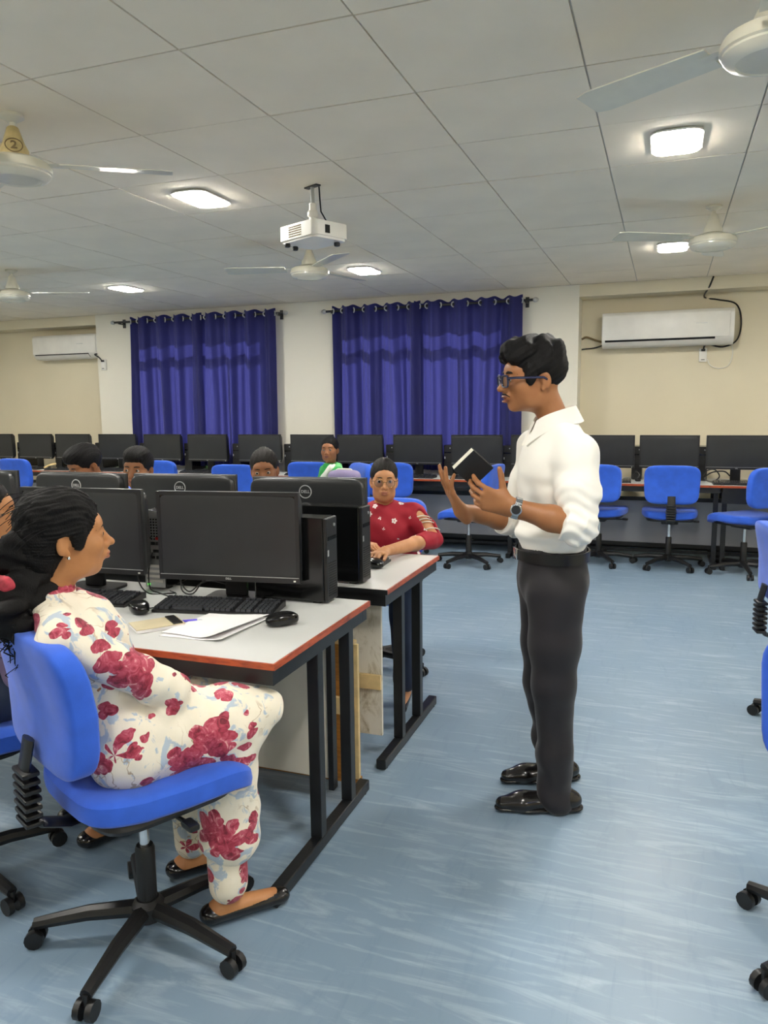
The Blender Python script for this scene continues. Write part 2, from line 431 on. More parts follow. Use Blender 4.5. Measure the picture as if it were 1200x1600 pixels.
# ---------------------------------------------------------------- ceiling fans
def make_fan():
    root = empty('ceiling_fan'); tag(root, 'fan', 'ceiling fan', 'cream ceiling fans')
    MB().lathe([(.012, 0), (.045, 0), (.045, -.012), (.016, -.03)], 20).obj('ceiling_plate', 'cream_enamel', root)
    MB().cyl((0, 0, -.01), (0, 0, -.16), .012).obj('down_rod', 'cream_enamel', root)
    MB().lathe([(.016, -.045), (.022, -.05), (.040, -.105), (.055, -.135), (.055, -.155), (.02, -.158)], 24).obj('cup', 'cream_enamel', root)
    MB().lathe([(.02, -.158), (.07, -.162), (.105, -.170), (.128, -.182), (.136, -.198), (.136, -.215), (.130, -.220), (.130, -.226), (.118, -.240), (.095, -.247), (.092, -.243), (.0, -.243)], 36, caps=False).obj('motor', 'cream_enamel', root)
    for k in range(3):
        rz = k*2*PI/3; m = MB()
        m.tube([(.11, 0, -.185), (.15, 0, -.182), (.20, 0, -.182)], [.02, .03, .026], 8, flat=.15)
        br = m.obj('blade_iron', 'cream_enamel', root, rot=(0, 0, rz))
        m = MB(); N = 10; vs = []; fs = []
        for i in range(N+1):
            t = i/N; x = .17+.43*t; hw = .052+.018*t
            if i == N: hw *= .8
            for s in (-1, 1):
                for h in (0, .004): vs.append((x, s*hw, -.184+h+s*hw*.16))
        for i in range(N):
            a = i*4; b = a+4
            fs += [[a, a+2, b+2, b], [a+1, b+1, b+3, a+3], [a, b, b+1, a+1], [a+2, a+3, b+3, b+2]]
        fs += [[0, 1, 3, 2], [N*4, N*4+2, N*4+3, N*4+1]]
        m.add(vs, fs); m.obj('blade', 'cream_enamel', root, rot=(0, 0, rz))
    return root
fan0 = make_fan(); first = True
for (x, y), a, lab in [((-2.45, 2.50), .6, 'cream ceiling fan at the left edge with the number two on its cup'),
                       ((-2.40, 5.08), -.78, 'cream ceiling fan hanging behind the projector'),
                       ((.22, 5.10), 1.52, 'cream ceiling fan on the right, near the far right panel light'),
                       ((-5.10, 5.08), .42, 'small far ceiling fan at the left, above the left air conditioner'),
                       ((.235, 2.42), 2.6, 'cream ceiling fan cut by the top right corner of the picture')]:
    f_ = fan0 if first else copy_tree(fan0); place(f_, (x, y, CZ), a, lab); 
    if first: fan_first = f_
    first = False
# the number on the cup of the left fan
for ch in fan_first.children:
    if ch.name.startswith('cup'):
        ch.data = ch.data.copy(); ch.data.materials[0] = MATS['old_cream']
        num = text_mesh('2', .05, .0006, .001); num.materials.append(MATS['grille_tan'])
        d = (Vector((0, 0, 1.44)) - Vector((-2.45, 2.50, CZ))); az = math.atan2(d.y, d.x) - .6
        lo = Vector((math.cos(az)*.0545, math.sin(az)*.0545, -.128))
        nb = link('number', num, ch, lo, (1.15, 0, az+PI/2))
        MB().torus((0, 0, 0), .031, .0022, 24, 5).obj('number_ring', 'grille_tan', ch, lo, (1.15, 0, az+PI/2))

# ---------------------------------------------------------------- projector
pr = empty('projector', (-1.782, 3.83, 2.30), -.45); tag(pr, 'white projector hanging from the ceiling on a short arm', 'projector')
def prounded(w, d, z0, z1, r=.03): return MB().prism(lamp_shape(w, d, r), z0, z1)
prounded(.30, .235, 0.012, .085).obj('case', 'white_plastic', pr)
prounded(.285, .22, 0.0, .012).obj('base_plate', 'white_plastic', pr)
m = MB()
for i in range(8):
    for j in range(5): m.box((-.10+i*.0135+.045, -.1185, .024+j*.0115), (.0095, .003, .0055))
g = m.obj('vent_grille', 'grille_tan', pr); g['kind'] = 'stuff'
MB().box((.151, -.03, .045), (.004, .03, .04)).obj('side_port', 'dark_gap', pr)
MB().lathe([(.028, 0), (.032, -.01), (.030, -.035), (.022, -.035), (.02, -.02), (0, -.02)], 20, c=(0, 0, 0), axis='Y', caps=False, xf=Matrix.Translation((-.08, .1175, .045)) @ Matrix.Rotation(PI, 4, 'Z')).obj('lens', 'gloss_black', pr)
for x, y in ((-.165, -.02), (-.12, -.10), (.12, .08)):
    MB().lathe([(.014, .0), (.017, -.006), (.015, -.018), (.01, -.02)], 12, c=(x*.8, y, 0)).obj('foot', 'black_plastic', pr)
MB().box((-.16, .0, .012), (.03, .07, .012), bev=.003).obj('side_lip', 'black_plastic', pr)
m = MB(); m.box((0, 0, .092), (.16, .10, .008)); m.box((-.06, 0, .10), (.012, .12, .012)); m.box((.06, 0, .10), (.012, .12, .012)); m.obj('mount_plate', 'silver', pr)
m = MB(); m.cyl((0, 0, .09), (0, 0, .20), .02); m.lathe([(.024, .13), (.03, .14), (.03, .155), (.024, .165)], 16); m.obj('mount_sleeve', 'white_plastic', pr)
MB().cyl((0, 0, .19), (0, 0, .286), .010).obj('arm', 'silver', pr)
m = MB(); m.box((0, 0, .2855), (.10, .03, .007)); m.obj('ceiling_bracket', 'black_steel', pr)
MB().tube([(.03, .02, .286), (.035, .02, .22), (.03, .03, .16), (.05, .05, .11), (.11, .08, .09)], .004, 6).obj('cable', 'dark_gap', pr)

# ---------------------------------------------------------------- air conditioners
def ac(x0, x1, z0, z1, label, plug):
    yb, yf = YR, YR-.215; W = x1-x0; Hh = z1-z0
    root = empty('air_conditioner', ((x0+x1)/2, yb, z0)); tag(root, label, 'air conditioner', 'white wall air conditioners')
    d = yb-yf
    prof = [(-.002, 0.02), (-.002, Hh), (-d*.86, Hh), (-d*.95, Hh-.015), (-d, Hh-.05), (-d, .075), (-d*.93, .045), (-d*.72, .005), (-.05, 0)]
    MB().prism([(p[0], p[1]) for p in prof], -W/2, W/2, 'X').obj('body', 'white_plastic', root, angle=.9)
    MB().box((-.012, -d-.003, Hh*.56), (W-.05, .008, Hh*.70), bev=.003).obj('front_panel', 'white_plastic', root)
    m = MB(); m.prism([(-d-.0015, .070), (-d*.935-.002, .044), (-d*.80-.002, .018), (-d*.79, .026), (-d*.92, .052), (-d+.006, .074)], -W/2+.03, W/2-.16, 'X'); m.obj('air_slot', 'dark_gap', root)
    m = MB(); m.prism([(-d*.975-.006, .050), (-d*.80-.008, .012), (-d*.80-.004, .010), (-d*.975-.002, .046)], -W/2+.03, W/2-.16, 'X'); m.obj('louver', 'white_plastic', root)
    MB().box((0, -d*.45, Hh+.001), (W-.1, d*.6, .003)).obj('top_vent', 'grille_tan', root)
    MB().box((W/2-.28, -d-.0075, Hh*.6), (.10, .001, .005)).obj('badge', 'silver', root)
    return root
aR = ac(-.615, .56, 1.985, 2.315, 'white wall air conditioner at the right, above the empty blue chairs', None)
aL = ac(-7.66, -6.625, 2.085, 2.385, 'white wall air conditioner at the left, beside the left curtain', None)
def switch_box(x, y, z, label):
    r = empty('socket_box', (x, y, z)); tag(r, label, 'socket box', 'white socket boxes')
    MB().box((0, -.012, 0), (.07, .024, .13), bev=.004).obj('back_box', 'white_plastic', r)
    MB().box((0, -.027, -.01), (.055, .008, .085), bev=.002).obj('face_plate', 'white_plastic', r)
    MB().box((0, -.033, .045), (.035, .025, .022), bev=.003).obj('plug', 'black_plastic', r)
    MB().box((0, -.032, -.045), (.03, .004, .006)).obj('switch', 'dark_gap', r)
switch_box(.31, YR, 1.90, 'white socket box with a plug below the right air conditioner')
switch_box(-6.50, YB, 1.99, 'white socket box on the column beside the left air conditioner')
def cable(name, pts, r, mat, label, sub=6):
    P = [Vector(p) for p in pts]; out = []
    for i in range(len(P)-1):
        p0, p1, p2, p3 = P[max(i-1, 0)], P[i], P[i+1], P[min(i+2, len(P)-1)]
        for k in range(sub):
            t = k/sub
            out.append(0.5*((2*p1)+(p2-p0)*t+(2*p0-5*p1+4*p2-p3)*t*t+(3*p1-p0-3*p2+p3)*t**3))
    out.append(P[-1]); o = MB().tube(out, r, 6).obj(name, mat)
    return tag(o, label, 'cable')
yq = YR-.012
cable('cable', [(.31, yq-.02, 1.945), (.34, yq, 2.0), (.48, yq, 1.97), (.60, yq-.01, 2.03), (.63, yq, 2.2), (.58, yq, 2.36), (.42, yq, 2.41), (.30, yq, 2.44), (.33, 7.81, 2.50), (.36, 7.80, 2.584)], .008, 'black_plastic', 'dark cable looping round the right end of the right air conditioner')
cable('cable', [(.35, yq, 1.86), (.38, yq, 1.80), (.46, yq, 1.77), (.54, yq, 1.80), (.57, yq, 1.90), (.56, yq, 1.985)], .004, 'white_plastic', 'thin white cable sagging beside the right socket box')
cable('cable', [(-.615, yq-.05, 2.05), (-.70, yq-.02, 2.08), (-.78, yq, 2.11), (-.822, yq-.01, 2.09)], .010, 'grille_tan', 'upper of two pipes left of the right air conditioner')
cable('cable', [(-.615, yq-.05, 2.02), (-.70, yq-.02, 2.0), (-.78, yq, 1.995), (-.822, yq-.01, 1.99)], .007, 'black_plastic', 'lower of two pipes left of the right air conditioner')
cable('cable', [(-6.625, YR-.08, 2.13), (-6.612, YB-.03, 2.12), (-6.56, YB-.02, 2.08), (-6.50, YB-.05, 2.04)], .008, 'black_plastic', 'dark cable from the left air conditioner to its socket box')
# ================================================================ furniture
TZ = 0.74
def make_table(name, L, D, label, group, legs, panel=None, front=0):
    """origin: floor under the right-front top corner; x runs to the left (negative), y to the back"""
    root = empty(name); tag(root, label, 'table', group)
    MB().box2((-L, 0.006, TZ-.019), (-.006, D-.006, TZ), ).obj('table_top', 'grey_laminate', root, smooth=False)
    m = MB()
    yf = (0, .006) if front == 0 else (D-.006, D); yk = (D-.006, D) if front == 0 else (0, .006)
    m.box2((-L, yf[0], TZ-.019), (0, yf[1], TZ-.0005)); m.box2((-.006, .006, TZ-.019), (0, D-.006, TZ-.0005))
    MB().box2((-L, yk[0], TZ-.019), (0, yk[1], TZ-.0005)).obj('rear_edge', 'black_steel', root, smooth=False)
    m.obj('edge_band', 'edge_band', root, smooth=False)
    m = MB(); z0, z1 = TZ-.068, TZ-.0195
    m.box2((-L+.01, .012, z0), (-.012, .05, z1)); m.box2((-L+.01, D-.05, z0), (-.012, D-.012, z1))
    m.box2((-.05, .0505, z0), (-.012, D-.0505, z1)); m.box2((-L+.01, .0505, z0), (-L+.05, D-.0505, z1))
    m.obj('frame_rail', 'black_steel', root, smooth=False)
    for x in (-.035, -L+.035):
        for y in legs:
            MB().box2((x-.02, y-.02, .045), (x+.02, y+.02, z0), bev=.002, seg=1).obj('leg', 'black_steel', root)
        MB().box2((x-.02, .0, 0.004), (x+.02, D, .045), bev=.003, seg=1).obj('foot_bar', 'black_steel', root)
        for y in (.03, D-.03):
            MB().lathe([(.018, 0), (.018, .006)], 10, c=(x, y, 0)).obj('foot_glide', 'black_plastic', root)
    if panel: panel(root, L, D)
    return root
def panel_front(root, L, D):
    MB().box2((-L+.06, .60, .10), (-.115, .615, .655)).obj('modesty_panel', 'modesty_white', root, smooth=False)
    m = MB(); m.box2((-.115, .59, .06), (-.095, .625, .672)); m.box2((-L+.06, .595, .655), (-.115, .62, .672)); m.obj('panel_frame', 'black_steel', root, smooth=False)
def panel_row(root, L, D):
    MB().box2((-L+.06, .10, .10), (-.065, .115, .655)).obj('modesty_panel', 'dirty_white', root, smooth=False)
    MB().box2((-L+.06, .085, .30), (-.065, .0995, .36)).obj('wood_batten', 'light_wood', root, smooth=False)
t1 = place(make_table('computer_table', 1.83, .74, 'grey-topped computer table in front, with the paper and mouse on it', 'central computer tables', (.33, .585), panel_front), (-.99, 1.81, 0))
t2 = make_table('computer_table', 1.83, .73, 'grey-topped computer table where the person in red rests both arms', 'central computer tables', (.235, .485), panel_row, front=1); place(t2, (-.985, 2.715, 0))
t3 = place(copy_tree(t2), (-2.825, 2.715, 0), 0, 'grey-topped computer table at the left edge under the leftmost monitor backs')
# wooden box standing between the two tables
bx = empty('wooden_box', (-1.30, 2.585, 0)); tag(bx, 'open brown wooden box standing on the floor under the tables', 'box')
MB().box2((-.32, .0, .02), (.225, .012, .55)).obj('board', 'brown_board', bx, smooth=False)
MB().box2((.225, -.003, .02), (.24, .014, .555)).obj('edge_strip', 'light_wood', bx, smooth=False)
MB().box2((-.32, -.003, .551), (.225, .03, .566)).obj('top_strip', 'light_wood', bx, smooth=False)
MB().box2((.07, -.02, .28), (.22, -.001, .345)).obj('batten', 'light_wood', bx, smooth=False)
MB().box2((.06, -.018, .13), (.13, -.001, .19)).obj('batten', 'light_wood', bx, smooth=False)
MB().box2((-.32, -.003, 0), (.24, .03, .0195)).obj('bottom_board', 'brown_board', bx, smooth=False)

# long tables along the back wall
def back_panel(root, L, D):
    MB().box2((-L, .46, .14), (0, .475, .54)).obj('modesty_panel', 'modesty_grey', root, smooth=False)
    m = MB(); m.box2((-L, .44, .54), (0, .475, .575)); m.box2((-L, .44, .105), (0, .475, .14)); m.box2((-L, .40, .06), (0, .43, .085)); m.obj('panel_rail', 'black_steel', root, smooth=False)
place_names = ['grey-topped back table behind the rightmost empty chairs', 'grey-topped back table behind the standing person, under the right curtain', 'grey-topped back table behind the person in green', 'grey-topped back table under the left curtain',
               'grey-topped back table under the left air conditioner', 'grey-topped back table at the far left corner']
bt0 = make_table('wall_table', 1.8, .69, 'x', 'tables along the back wall', (.12, .56), back_panel)
MB().box2((-1.795, .02, .585), (-1.2, .05, .672)).obj('cable_tray', 'black_steel', bt0, smooth=False)
bx0 = 2.27
for i, lab in enumerate(place_names):
    t = bt0 if i == 0 else copy_tree(bt0); place(t, (bx0-1.801*i, 7.13, 0), 0, lab)

# ---------------------------------------------------------------- office chairs
def make_chair():
    """origin on the floor under the column, seat faces +y"""
    root = empty('office_chair'); tag(root, 'x', 'chair', 'blue office chairs')
    MB().lathe([(.03, .05), (.045, .06), (.045, .10), (.03, .115)], 16).obj('hub', 'black_plastic', root)
    for k in range(5):
        a = 2*PI*k/5 + .3; d = Vector((math.cos(a), math.sin(a), 0))
        MB().tube([d*.03+Vector((0, 0, .085)), d*.16+Vector((0, 0, .082)), d*.30+Vector((0, 0, .062))], [.024, .021, .016], 8).obj('base_leg', 'black_plastic', root)
        c = MB(); side = Vector((-d.y, d.x, 0)); p = d*.30
        for s in (-1, 1): c.tube([p+side*(s*.008)+Vector((0, 0, .025)), p+side*(s*.024)+Vector((0, 0, .025))], .025, 12)
        c.tube([p+Vector((0, 0, .03)), p+Vector((0, 0, .065))], .008, 8); c.obj('caster', 'black_plastic', root)
    MB().lathe([(.026, .11), (.026, .26), (.022, .27)], 16).obj('column_sleeve', 'black_plastic', root)
    MB().lathe([(.014, .26), (.014, .40)], 14).obj('gas_column', 'chrome', root)
    m = MB(); m.box((0, -.01, .415), (.14, .20, .045), bev=.01); m.obj('mechanism', 'black_plastic', root)
    MB().tube([(.06, .02, .41), (.16, .02, .405), (.215, .02, .41)], [.006, .006, .006], 8).obj('lever', 'black_plastic', root)
    MB().box((.225, .02, .41), (.05, .03, .018), bev=.006).obj('lever_knob', 'black_plastic', root)
    def sf(p):
        x, y, z = p
        z2 = z + .018*(abs(x)/.24)**2*(1 if y < .1 else .4) - .045*max(0, (y-.10)/.13)**2 - .012*math.exp(-((y+.05)/.12)**2)
        return (x*(1-.10*max(0, -y/.22)), y, z2)
    MB().super((0, .02, .478), (.47, .46, .085), .45, .42, 36, 14, sf).obj('seat', 'blue_fabric', root)
    MB().super((0, .01, .437), (.40, .38, .03), .3, .4, 28, 8).obj('seat_pan', 'black_plastic', root)
    bar = [(0, -.06, .42), (0, -.20, .415), (0, -.265, .44), (0, -.290, .50), (0, -.292, .58), (0, -.275, .66)]
    m = MB(); m.tube(bar, .032, 8, flat=.3, up=(0, -1, .3)); m.obj('back_bar', 'black_plastic', root)
    b = MB()
    for k in range(7):
        z = .455+k*.021; b.box((0, -.287, z), (.088-.003*abs(k-3), .042, .013), bev=.005)
    b.obj('bellows', 'black_plastic', root)
    def bf(p):
        x, y, z = p
        t = (z+.165)/.33
        return (x*(1-.05*(1-t)), y+.13*(x)**2*1.0+.02*math.sin(PI*t)-.03*(t-.5), z)
    MB().super((0, -.245, .755), (.46, .075, .335), .40, .30, 40, 18, lambda p: bf(p)).obj('backrest', 'blue_fabric', root)
    return root
ch0 = make_chair()
def face(dx, dy): return math.atan2(dy, dx)-PI/2
CH = [((.06, 7.19, 0), .03, 'empty blue office chair straight on with its back turned, right of the person'),
      ((-.54, 7.20, 0), -.12, 'empty blue office chair partly hidden behind the standing person'),
      ((.66, 7.08, 0), .75, 'empty blue office chair turned sideways, third right of the person'),
      ((-1.66, 6.78, 0), face(-1, .12), 'empty blue office chair seen from the side, behind the hands of the person'),
      ((-3.82, 6.52, 0), .08, 'empty blue chair by the back wall, left of the person hidden to the eyes'),
      ((-3.24, 6.98, 0), .0, 'empty blue office chair facing the back wall, just left of the person in green'),
      ((-6.72, 6.80, 0), -.1, 'empty blue office chair at the far left edge'),
      ((.518, 2.10, 0), face(.30, 1), 'blue office chair cut by the right edge, nearest the camera'),
      ((.70, 3.66, 0), face(1, .15), 'blue office chair cut by the right edge, behind the nearest one'),
      ((-1.29, 1.60, 0), face(.45, .89), 'blue office chair under the person in the floral top'),
      ((-1.47, 3.88, 0), PI+.05, 'blue office chair under the person in red'),
      ((-3.38, 4.03, 0), PI, 'blue office chair under the person bending his head'),
      ((-2.69, 3.86, 0), PI+.1, 'blue office chair under the person peering past a monitor'),
      ((-2.03, 3.86, 0), PI, 'blue office chair under the person hidden to the eyes'),
      ((-2.84, 6.48, 0), face(-.72, -.69), 'blue office chair under the person in green'),
      ((-2.02, 1.62, 0), face(.5, .86), 'blue office chair under the person at the left edge'),
      ((-4.93, 6.86, 0), .05, 'empty blue office chair peeking out behind the peering person'),
      ((-2.46, 7.05, 0), .1, 'empty blue office chair at the back wall, behind the person in red')]
CHAIR = {}
for i, (loc, rz, lab) in enumerate(CH):
    c = ch0 if i == 0 else copy_tree(ch0); place(c, loc, rz, lab); CHAIR[i] = c

# ================================================================ computers
def letters(parent, loc, rot, s, mat='logo_silver'):
    me = text_mesh('DELL', s, .0006, s*.012); me.materials.append(MATS[mat]); return link('lettering', me, parent, loc, rot)
LETT = {}
def make_monitor(W, H, label, group, logo=True, z0=.115):
    """origin on the desk under the stand; screen faces -y, its face at y=0"""
    root = empty('monitor'); tag(root, label, 'monitor', group)
    zc = z0+H/2
    c = MB(); c.box((0, .014, zc), (W, .022, H), bev=.004, seg=2)
    N = 4; vs = []
    c.super((0, .028, zc), (W*.992, .060, H*.985), .20, .10, 48, 14)
    c.obj('casing', 'monitor_back', root)
    m = MB(); t = .014; b = .022
    m.box2((-W/2, -.002, z0+H-t), (W/2, .004, z0+H)); m.box2((-W/2, -.002, z0), (W/2, .004, z0+b))
    m.box2((-W/2, -.002, z0+b), (-W/2+t, .004, z0+H-t)); m.box2((W/2-t, -.002, z0+b), (W/2, .004, z0+H-t)); bz = m.obj('bezel', 'bezel', root, smooth=False)
    MB().box2((-W/2+t, .0005, z0+b), (W/2-t, .0035, z0+H-t)).obj('screen', 'screen_off', root, smooth=False)
    MB().box2((-W/2+.004, -.0028, z0+b-.003), (W/2-.004, -.002, z0+b-.0005)).obj('trim_line', 'silver', root, smooth=False)
    if 'small' not in LETT:
        me = text_mesh('DELL', .010, .0004, .0001); me.materials.append(MATS['logo_silver']); LETT['small'] = me
        me = text_mesh('DELL', .0175, .0006, .0003); me.materials.append(MATS['logo_silver']); LETT['big'] = me
    link('lettering', LETT['small'], root, (0, -.0026, z0+b*.45), (PI/2, 0, 0))
    m = MB(); m.box((W/2-.02, -.003, z0+.009), (.008, .003, .005)); m.obj('power_button', 'white_plastic', root)
    if logo:
        lg = MB().torus((0, 0, 0), .0265, .0022, 40, 6).obj('logo_ring', 'logo_silver', root, (0, .0578, zc+H*.31), (PI/2, 0, 0))
        link('lettering', LETT['big'], lg, (0, 0, -.0003), (PI, 0, PI))
    m = MB(); m.box((0, .072, .105), (.085, .022, .19), bev=.005); m.box((0, .06, .205), (.10, .02, .10), bev=.004); m.obj('neck', 'black_plastic', root)
    m = MB(); m.prism(lamp_shape(.22, .165, .025), 0.0, .010); st = m.obj('stand_base', 'black_plastic', root, (0, .055, 0))
    return root
NEAR = 'monitors on the central tables'; BACK = 'monitors along the back wall'
mA = make_monitor(.545, .327, 'dark monitor facing the camera above the paper and mouse', NEAR, z0=.078)
def monitor_at(o, cx, cy, ztop, yaw, H, lab=None):
    place(o, (cx, cy, TZ), yaw, lab)
monitor_at(mA, -1.473, 2.372, 0, .139, .327)
mB = copy_tree(mA); monitor_at(mB, -2.105, 2.343, 0, .063, .327, 'dark monitor facing the camera behind the head of the person in floral')
mS = make_monitor(.512, .303, 'x', NEAR, z0=.104)
backs = [((-1.424, 2.968), .09, 'monitor back with round logo, rightmost, beside the person in red'), ((-2.056, 2.98), .092, 'monitor back with round logo, above the dark tower with silver ports'),
         ((-2.605, 2.95), -.03, 'monitor back with round logo, in front of the person bending his head'), ((-3.28, 2.96), .02, 'monitor back cut by the left edge of the picture')]
for i, ((x, y), yaw, lab) in enumerate(backs):
    o = mS if i == 0 else copy_tree(mS); place(o, (x, y, TZ), yaw+PI, lab)
mK = make_monitor(.512, .303, 'x', BACK, logo=False)
ordn = ['first', 'second', 'third', 'fourth', 'fifth', 'sixth', 'seventh', 'eighth', 'ninth', 'tenth', 'eleventh', 'twelfth', 'thirteenth', 'fourteenth', 'fifteenth']
bm_px = [(-30, 21), (29, 80), (85, 141), (155, 211), (222, 284), (290, 357), (370, 441), (450, 524), (528, 596), (614, 691), (706, 784), (800, 880), (906, 989), (1000, 1093), (1107, 1200)]
BMX = []
for i, (a, b) in enumerate(bm_px):
    x = (at(a, 690, Y=7.45)[0]+at(b, 690, Y=7.45)[0])/2; BMX.append(x)
    o = mK if i == 0 else copy_tree(mK)
    place(o, (x, 7.45, TZ), random.uniform(-.05, .05), 'dark monitor on the back tables, %s from the left' % ordn[i])
    # tilt/size differences come from the stands: a few millimetres up or down
# towers
def make_tower(group, rear=False, Dp=.29):
    """narrow face (front) at +x end; origin on the desk at the centre"""
    root = empty('computer_tower'); tag(root, 'x', 'computer tower', group); w, h = .093, .312
    MB().box((-.006, 0, h/2+.004), (Dp-.012, w, h-.008), bev=.003, seg=1).obj('case', 'gloss_black', root)
    fr = MB().box((Dp/2-.004, 0, h/2+.004), (.014, w-.001, h-.010), bev=.003, seg=1).obj('front_bezel', 'black_plastic', root)
    m = MB()
    for k in range(14): m.box((Dp/2+.0035, 0, .03+k*.009), (.002, w*.72, .004))
    g = m.obj('front_grille', 'dark_gap', fr); g['kind'] = 'stuff'
    MB().box((Dp/2+.0035, 0, h-.075), (.002, w*.8, .014)).obj('disc_drive', 'gloss_black', fr)
    MB().lathe([(.006, 0), (.006, .003)], 12, c=(Dp/2+.003, .02, h-.03), axis='X').obj('power_button', 'silver', fr)
    MB().box((Dp/2+.0035, -.034, .185), (.0015, .010, .022)).obj('sticker', 'logo_silver', fr)
    rp = MB().box((-Dp/2-.001, 0, h/2+.004), (.004, w-.006, h-.012)).obj('rear_plate', 'silver', root)
    m = MB()
    for i in range(6):
        for j in range(8): m.box((-Dp/2-.004, -.03+i*.012, h-.11+j*.011), (.002, .006, .006))
    g = m.obj('vent_holes', 'dark_gap', rp); g['kind'] = 'stuff'
    m = MB()
    for (y, z, a, b) in ((-.02, .185, .016, .012), (.0, .185, .016, .012), (.02, .185, .014, .014), (-.015, .155, .03, .011), (.02, .155, .013, .013), (-.02, .13, .014, .012), (.01, .13, .03, .01)):
        m.box((-Dp/2-.0045, y, z), (.005, a, b))
    m.obj('ports', 'dark_gap', rp)
    MB().box((-Dp/2-.0045, -.022, .205), (.006, .018, .010)).obj('red_port', 'red_plastic', rp)
    m = MB()
    for k in range(4): m.box((-Dp/2-.0045, 0, .035+k*.020), (.003, w*.75, .010))
    m.obj('slot_covers', 'white_plastic', rp)
    MB().box((-Dp/2-.0045, .028, .022), (.003, .008, .006)).obj('link_light', 'led_green', rp)
    for x in (-.1, .1):
        MB().box((x, 0, .002), (.03, w*.8, .004)).obj('foot', 'black_plastic', root)
    return root
tw = make_tower('computer towers on the central tables')
place(tw, (-1.262, 2.492, TZ), .0, 'black computer tower behind the front monitor, at the table end')
o = copy_tree(tw); place(o, (-1.255, 2.815, TZ), .0, 'taller-looking black computer tower beside the rightmost monitor back')
o = copy_tree(tw); place(o, (-1.862, 2.60, TZ), PI/2+.05, 'computer tower showing its silver rear ports between the two front monitors')
o = copy_tree(tw); place(o, (-1.93, 2.815+.02, TZ), PI, 'computer tower mostly hidden behind the tower with silver ports')
twb = make_tower('computer towers along the back wall')
for i, x in enumerate(BMX):
    o = twb if i == 0 else copy_tree(twb); nx = BMX[i+1] if i+1 < len(BMX) else x+.63
    place(o, ((x+nx)/2+.0, 7.66, TZ), -PI/2, 'black computer tower behind the back monitors, %s from the left' % ordn[i])
# keyboards
def make_keyboard():
    root = empty('keyboard'); tag(root, 'x', 'keyboard', 'black keyboards')
    m = MB(); m.prism([(-.075, 0), (.075, 0), (.075, .022), (.06, .024), (-.075, .010)], -.22, .22, 'X'); m.obj('tray', 'black_plastic', root)
    k = MB(); rows = [(-.060, 1), (-.041, 0), (-.022, 0), (-.003, 0), (.016, 0), (.042, 0)]
    for ri, (y, sp) in enumerate(rows):
        z = .010+(y+.075)/.135*.0135
        for (x0, n, wd) in ((-.207, 15, .019), (.092, 3, .019), (.157, 4, .0155)):
            if sp and n == 15:
                xs = [(-.207+.019*i, .017) for i in range(3)] + [(-.09, .105)] + [(-.02+.019*i, .017) for i in range(5)]
            else: xs = [(x0+wd*i, wd-.002) for i in range(n)]
            for (x, ww) in xs: k.box((x+.002, y, z+.0045), (ww-.0015, .0150, .010), rot=(.1, 0, 0))
    o = k.obj('keys', 'key_cap', root, smooth=False); o['kind'] = 'stuff'
    return root
plain('key_cap', '#34363A', 0.2, var=0.1, scale=60)
kb = make_keyboard(); place(kb, (-1.455, 2.275, TZ), .17, 'black keyboard below the front monitor, above the paper')
ks = [((-2.02, 2.235), .12, 'black keyboard left of the front monitor, behind the person in floral'), ((-1.375, 3.165), PI+.05, 'black keyboard by the hands of the person in red')]
for (x, y), a, lab in ks: place(copy_tree(kb), (x, y, TZ), a, lab)
for i, x in enumerate(BMX): place(copy_tree(kb), (x+.02, 7.26, TZ), random.uniform(-.08, .08), 'black keyboard below the back monitor, %s from the left' % ordn[i])
# mice
def make_mouse():
    root = empty('mouse'); tag(root, 'x', 'mouse', 'black mice')
    def mf(p):
        x, y, z = p; t = (y+.055)/.11
        return (x*(.82+.28*math.sin(PI*min(1, max(0, t*.85+.1)))), y, (z+.017)*(.72+.5*math.sin(PI*min(1, max(0, .25+.62*(1-t)))))*1.0)
    MB().super((0, 0, .001), (.060, .110, .034), .62, .7, 28, 14, mf).obj('shell', 'gloss_black', root)
    MB().box((0, .034, .0285), (.004, .02, .006), bev=.0015).obj('wheel', 'black_plastic', root)
    return root
ms = make_mouse(); place(ms, (-1.150, 2.165, TZ), -.75, 'black mouse on the table corner beside the paper')
place(copy_tree(ms), (-1.70, 2.150, TZ), .9, 'black mouse beside the shoulder of the person in floral')
place(copy_tree(ms), (-1.185, 3.10, TZ), 1.0, 'black mouse at the table end beside the person in red')
# papers, note pads, pen
def sheet(name, corners, z, curl, mat, label, cat, grp=None, th=.0012):
    n = 10; vs = []; fs = []; A, B, Cc, Dd = [Vector(c+(0,)) for c in corners]
    cen = (A+B+Cc+Dd)/4
    for k, dz in enumerate((0, th)):
        for i in range(n+1):
            for j in range(n+1):
                s, t = i/n, j/n; p = (A*(1-s)+B*s)*(1-t)+(Dd*(1-s)+Cc*s)*t
                h = curl*(max(0, s-.55)**2*2.2*(1-t*.6) + .12*math.sin(6*s+4*t)*(s*(1-s)))
                vs.append(p-cen+Vector((0, 0, h+dz)))
    q = n+1
    for i in range(n):
        for j in range(n):
            a = i*q+j; fs.append([a, a+1, a+q+1, a+q]); b = a+q*q; fs.append([b, b+q, b+q+1, b+1])
    for i in range(n):
        for (a, b) in ((i*q, (i+1)*q), ((i+1)*q+n, i*q+n), (i+1, i), (n*q+i, n*q+i+1)):
            fs.append([a, b, b+q*q, a+q*q])
    return tag(MB().add(vs, fs).obj(name, mat, None, (cen.x, cen.y, z)), label, cat, grp)
P2 = lambda x, y: tuple(at(x, y, Z=TZ)[:2])
sheet('paper_sheet', [P2(248, 994), P2(345, 1004), P2(424, 966), P2(330, 962)], TZ+.0005, .02, 'paper', 'lower white sheet with its edge showing under the top sheet', 'paper', 'loose papers on the front table')
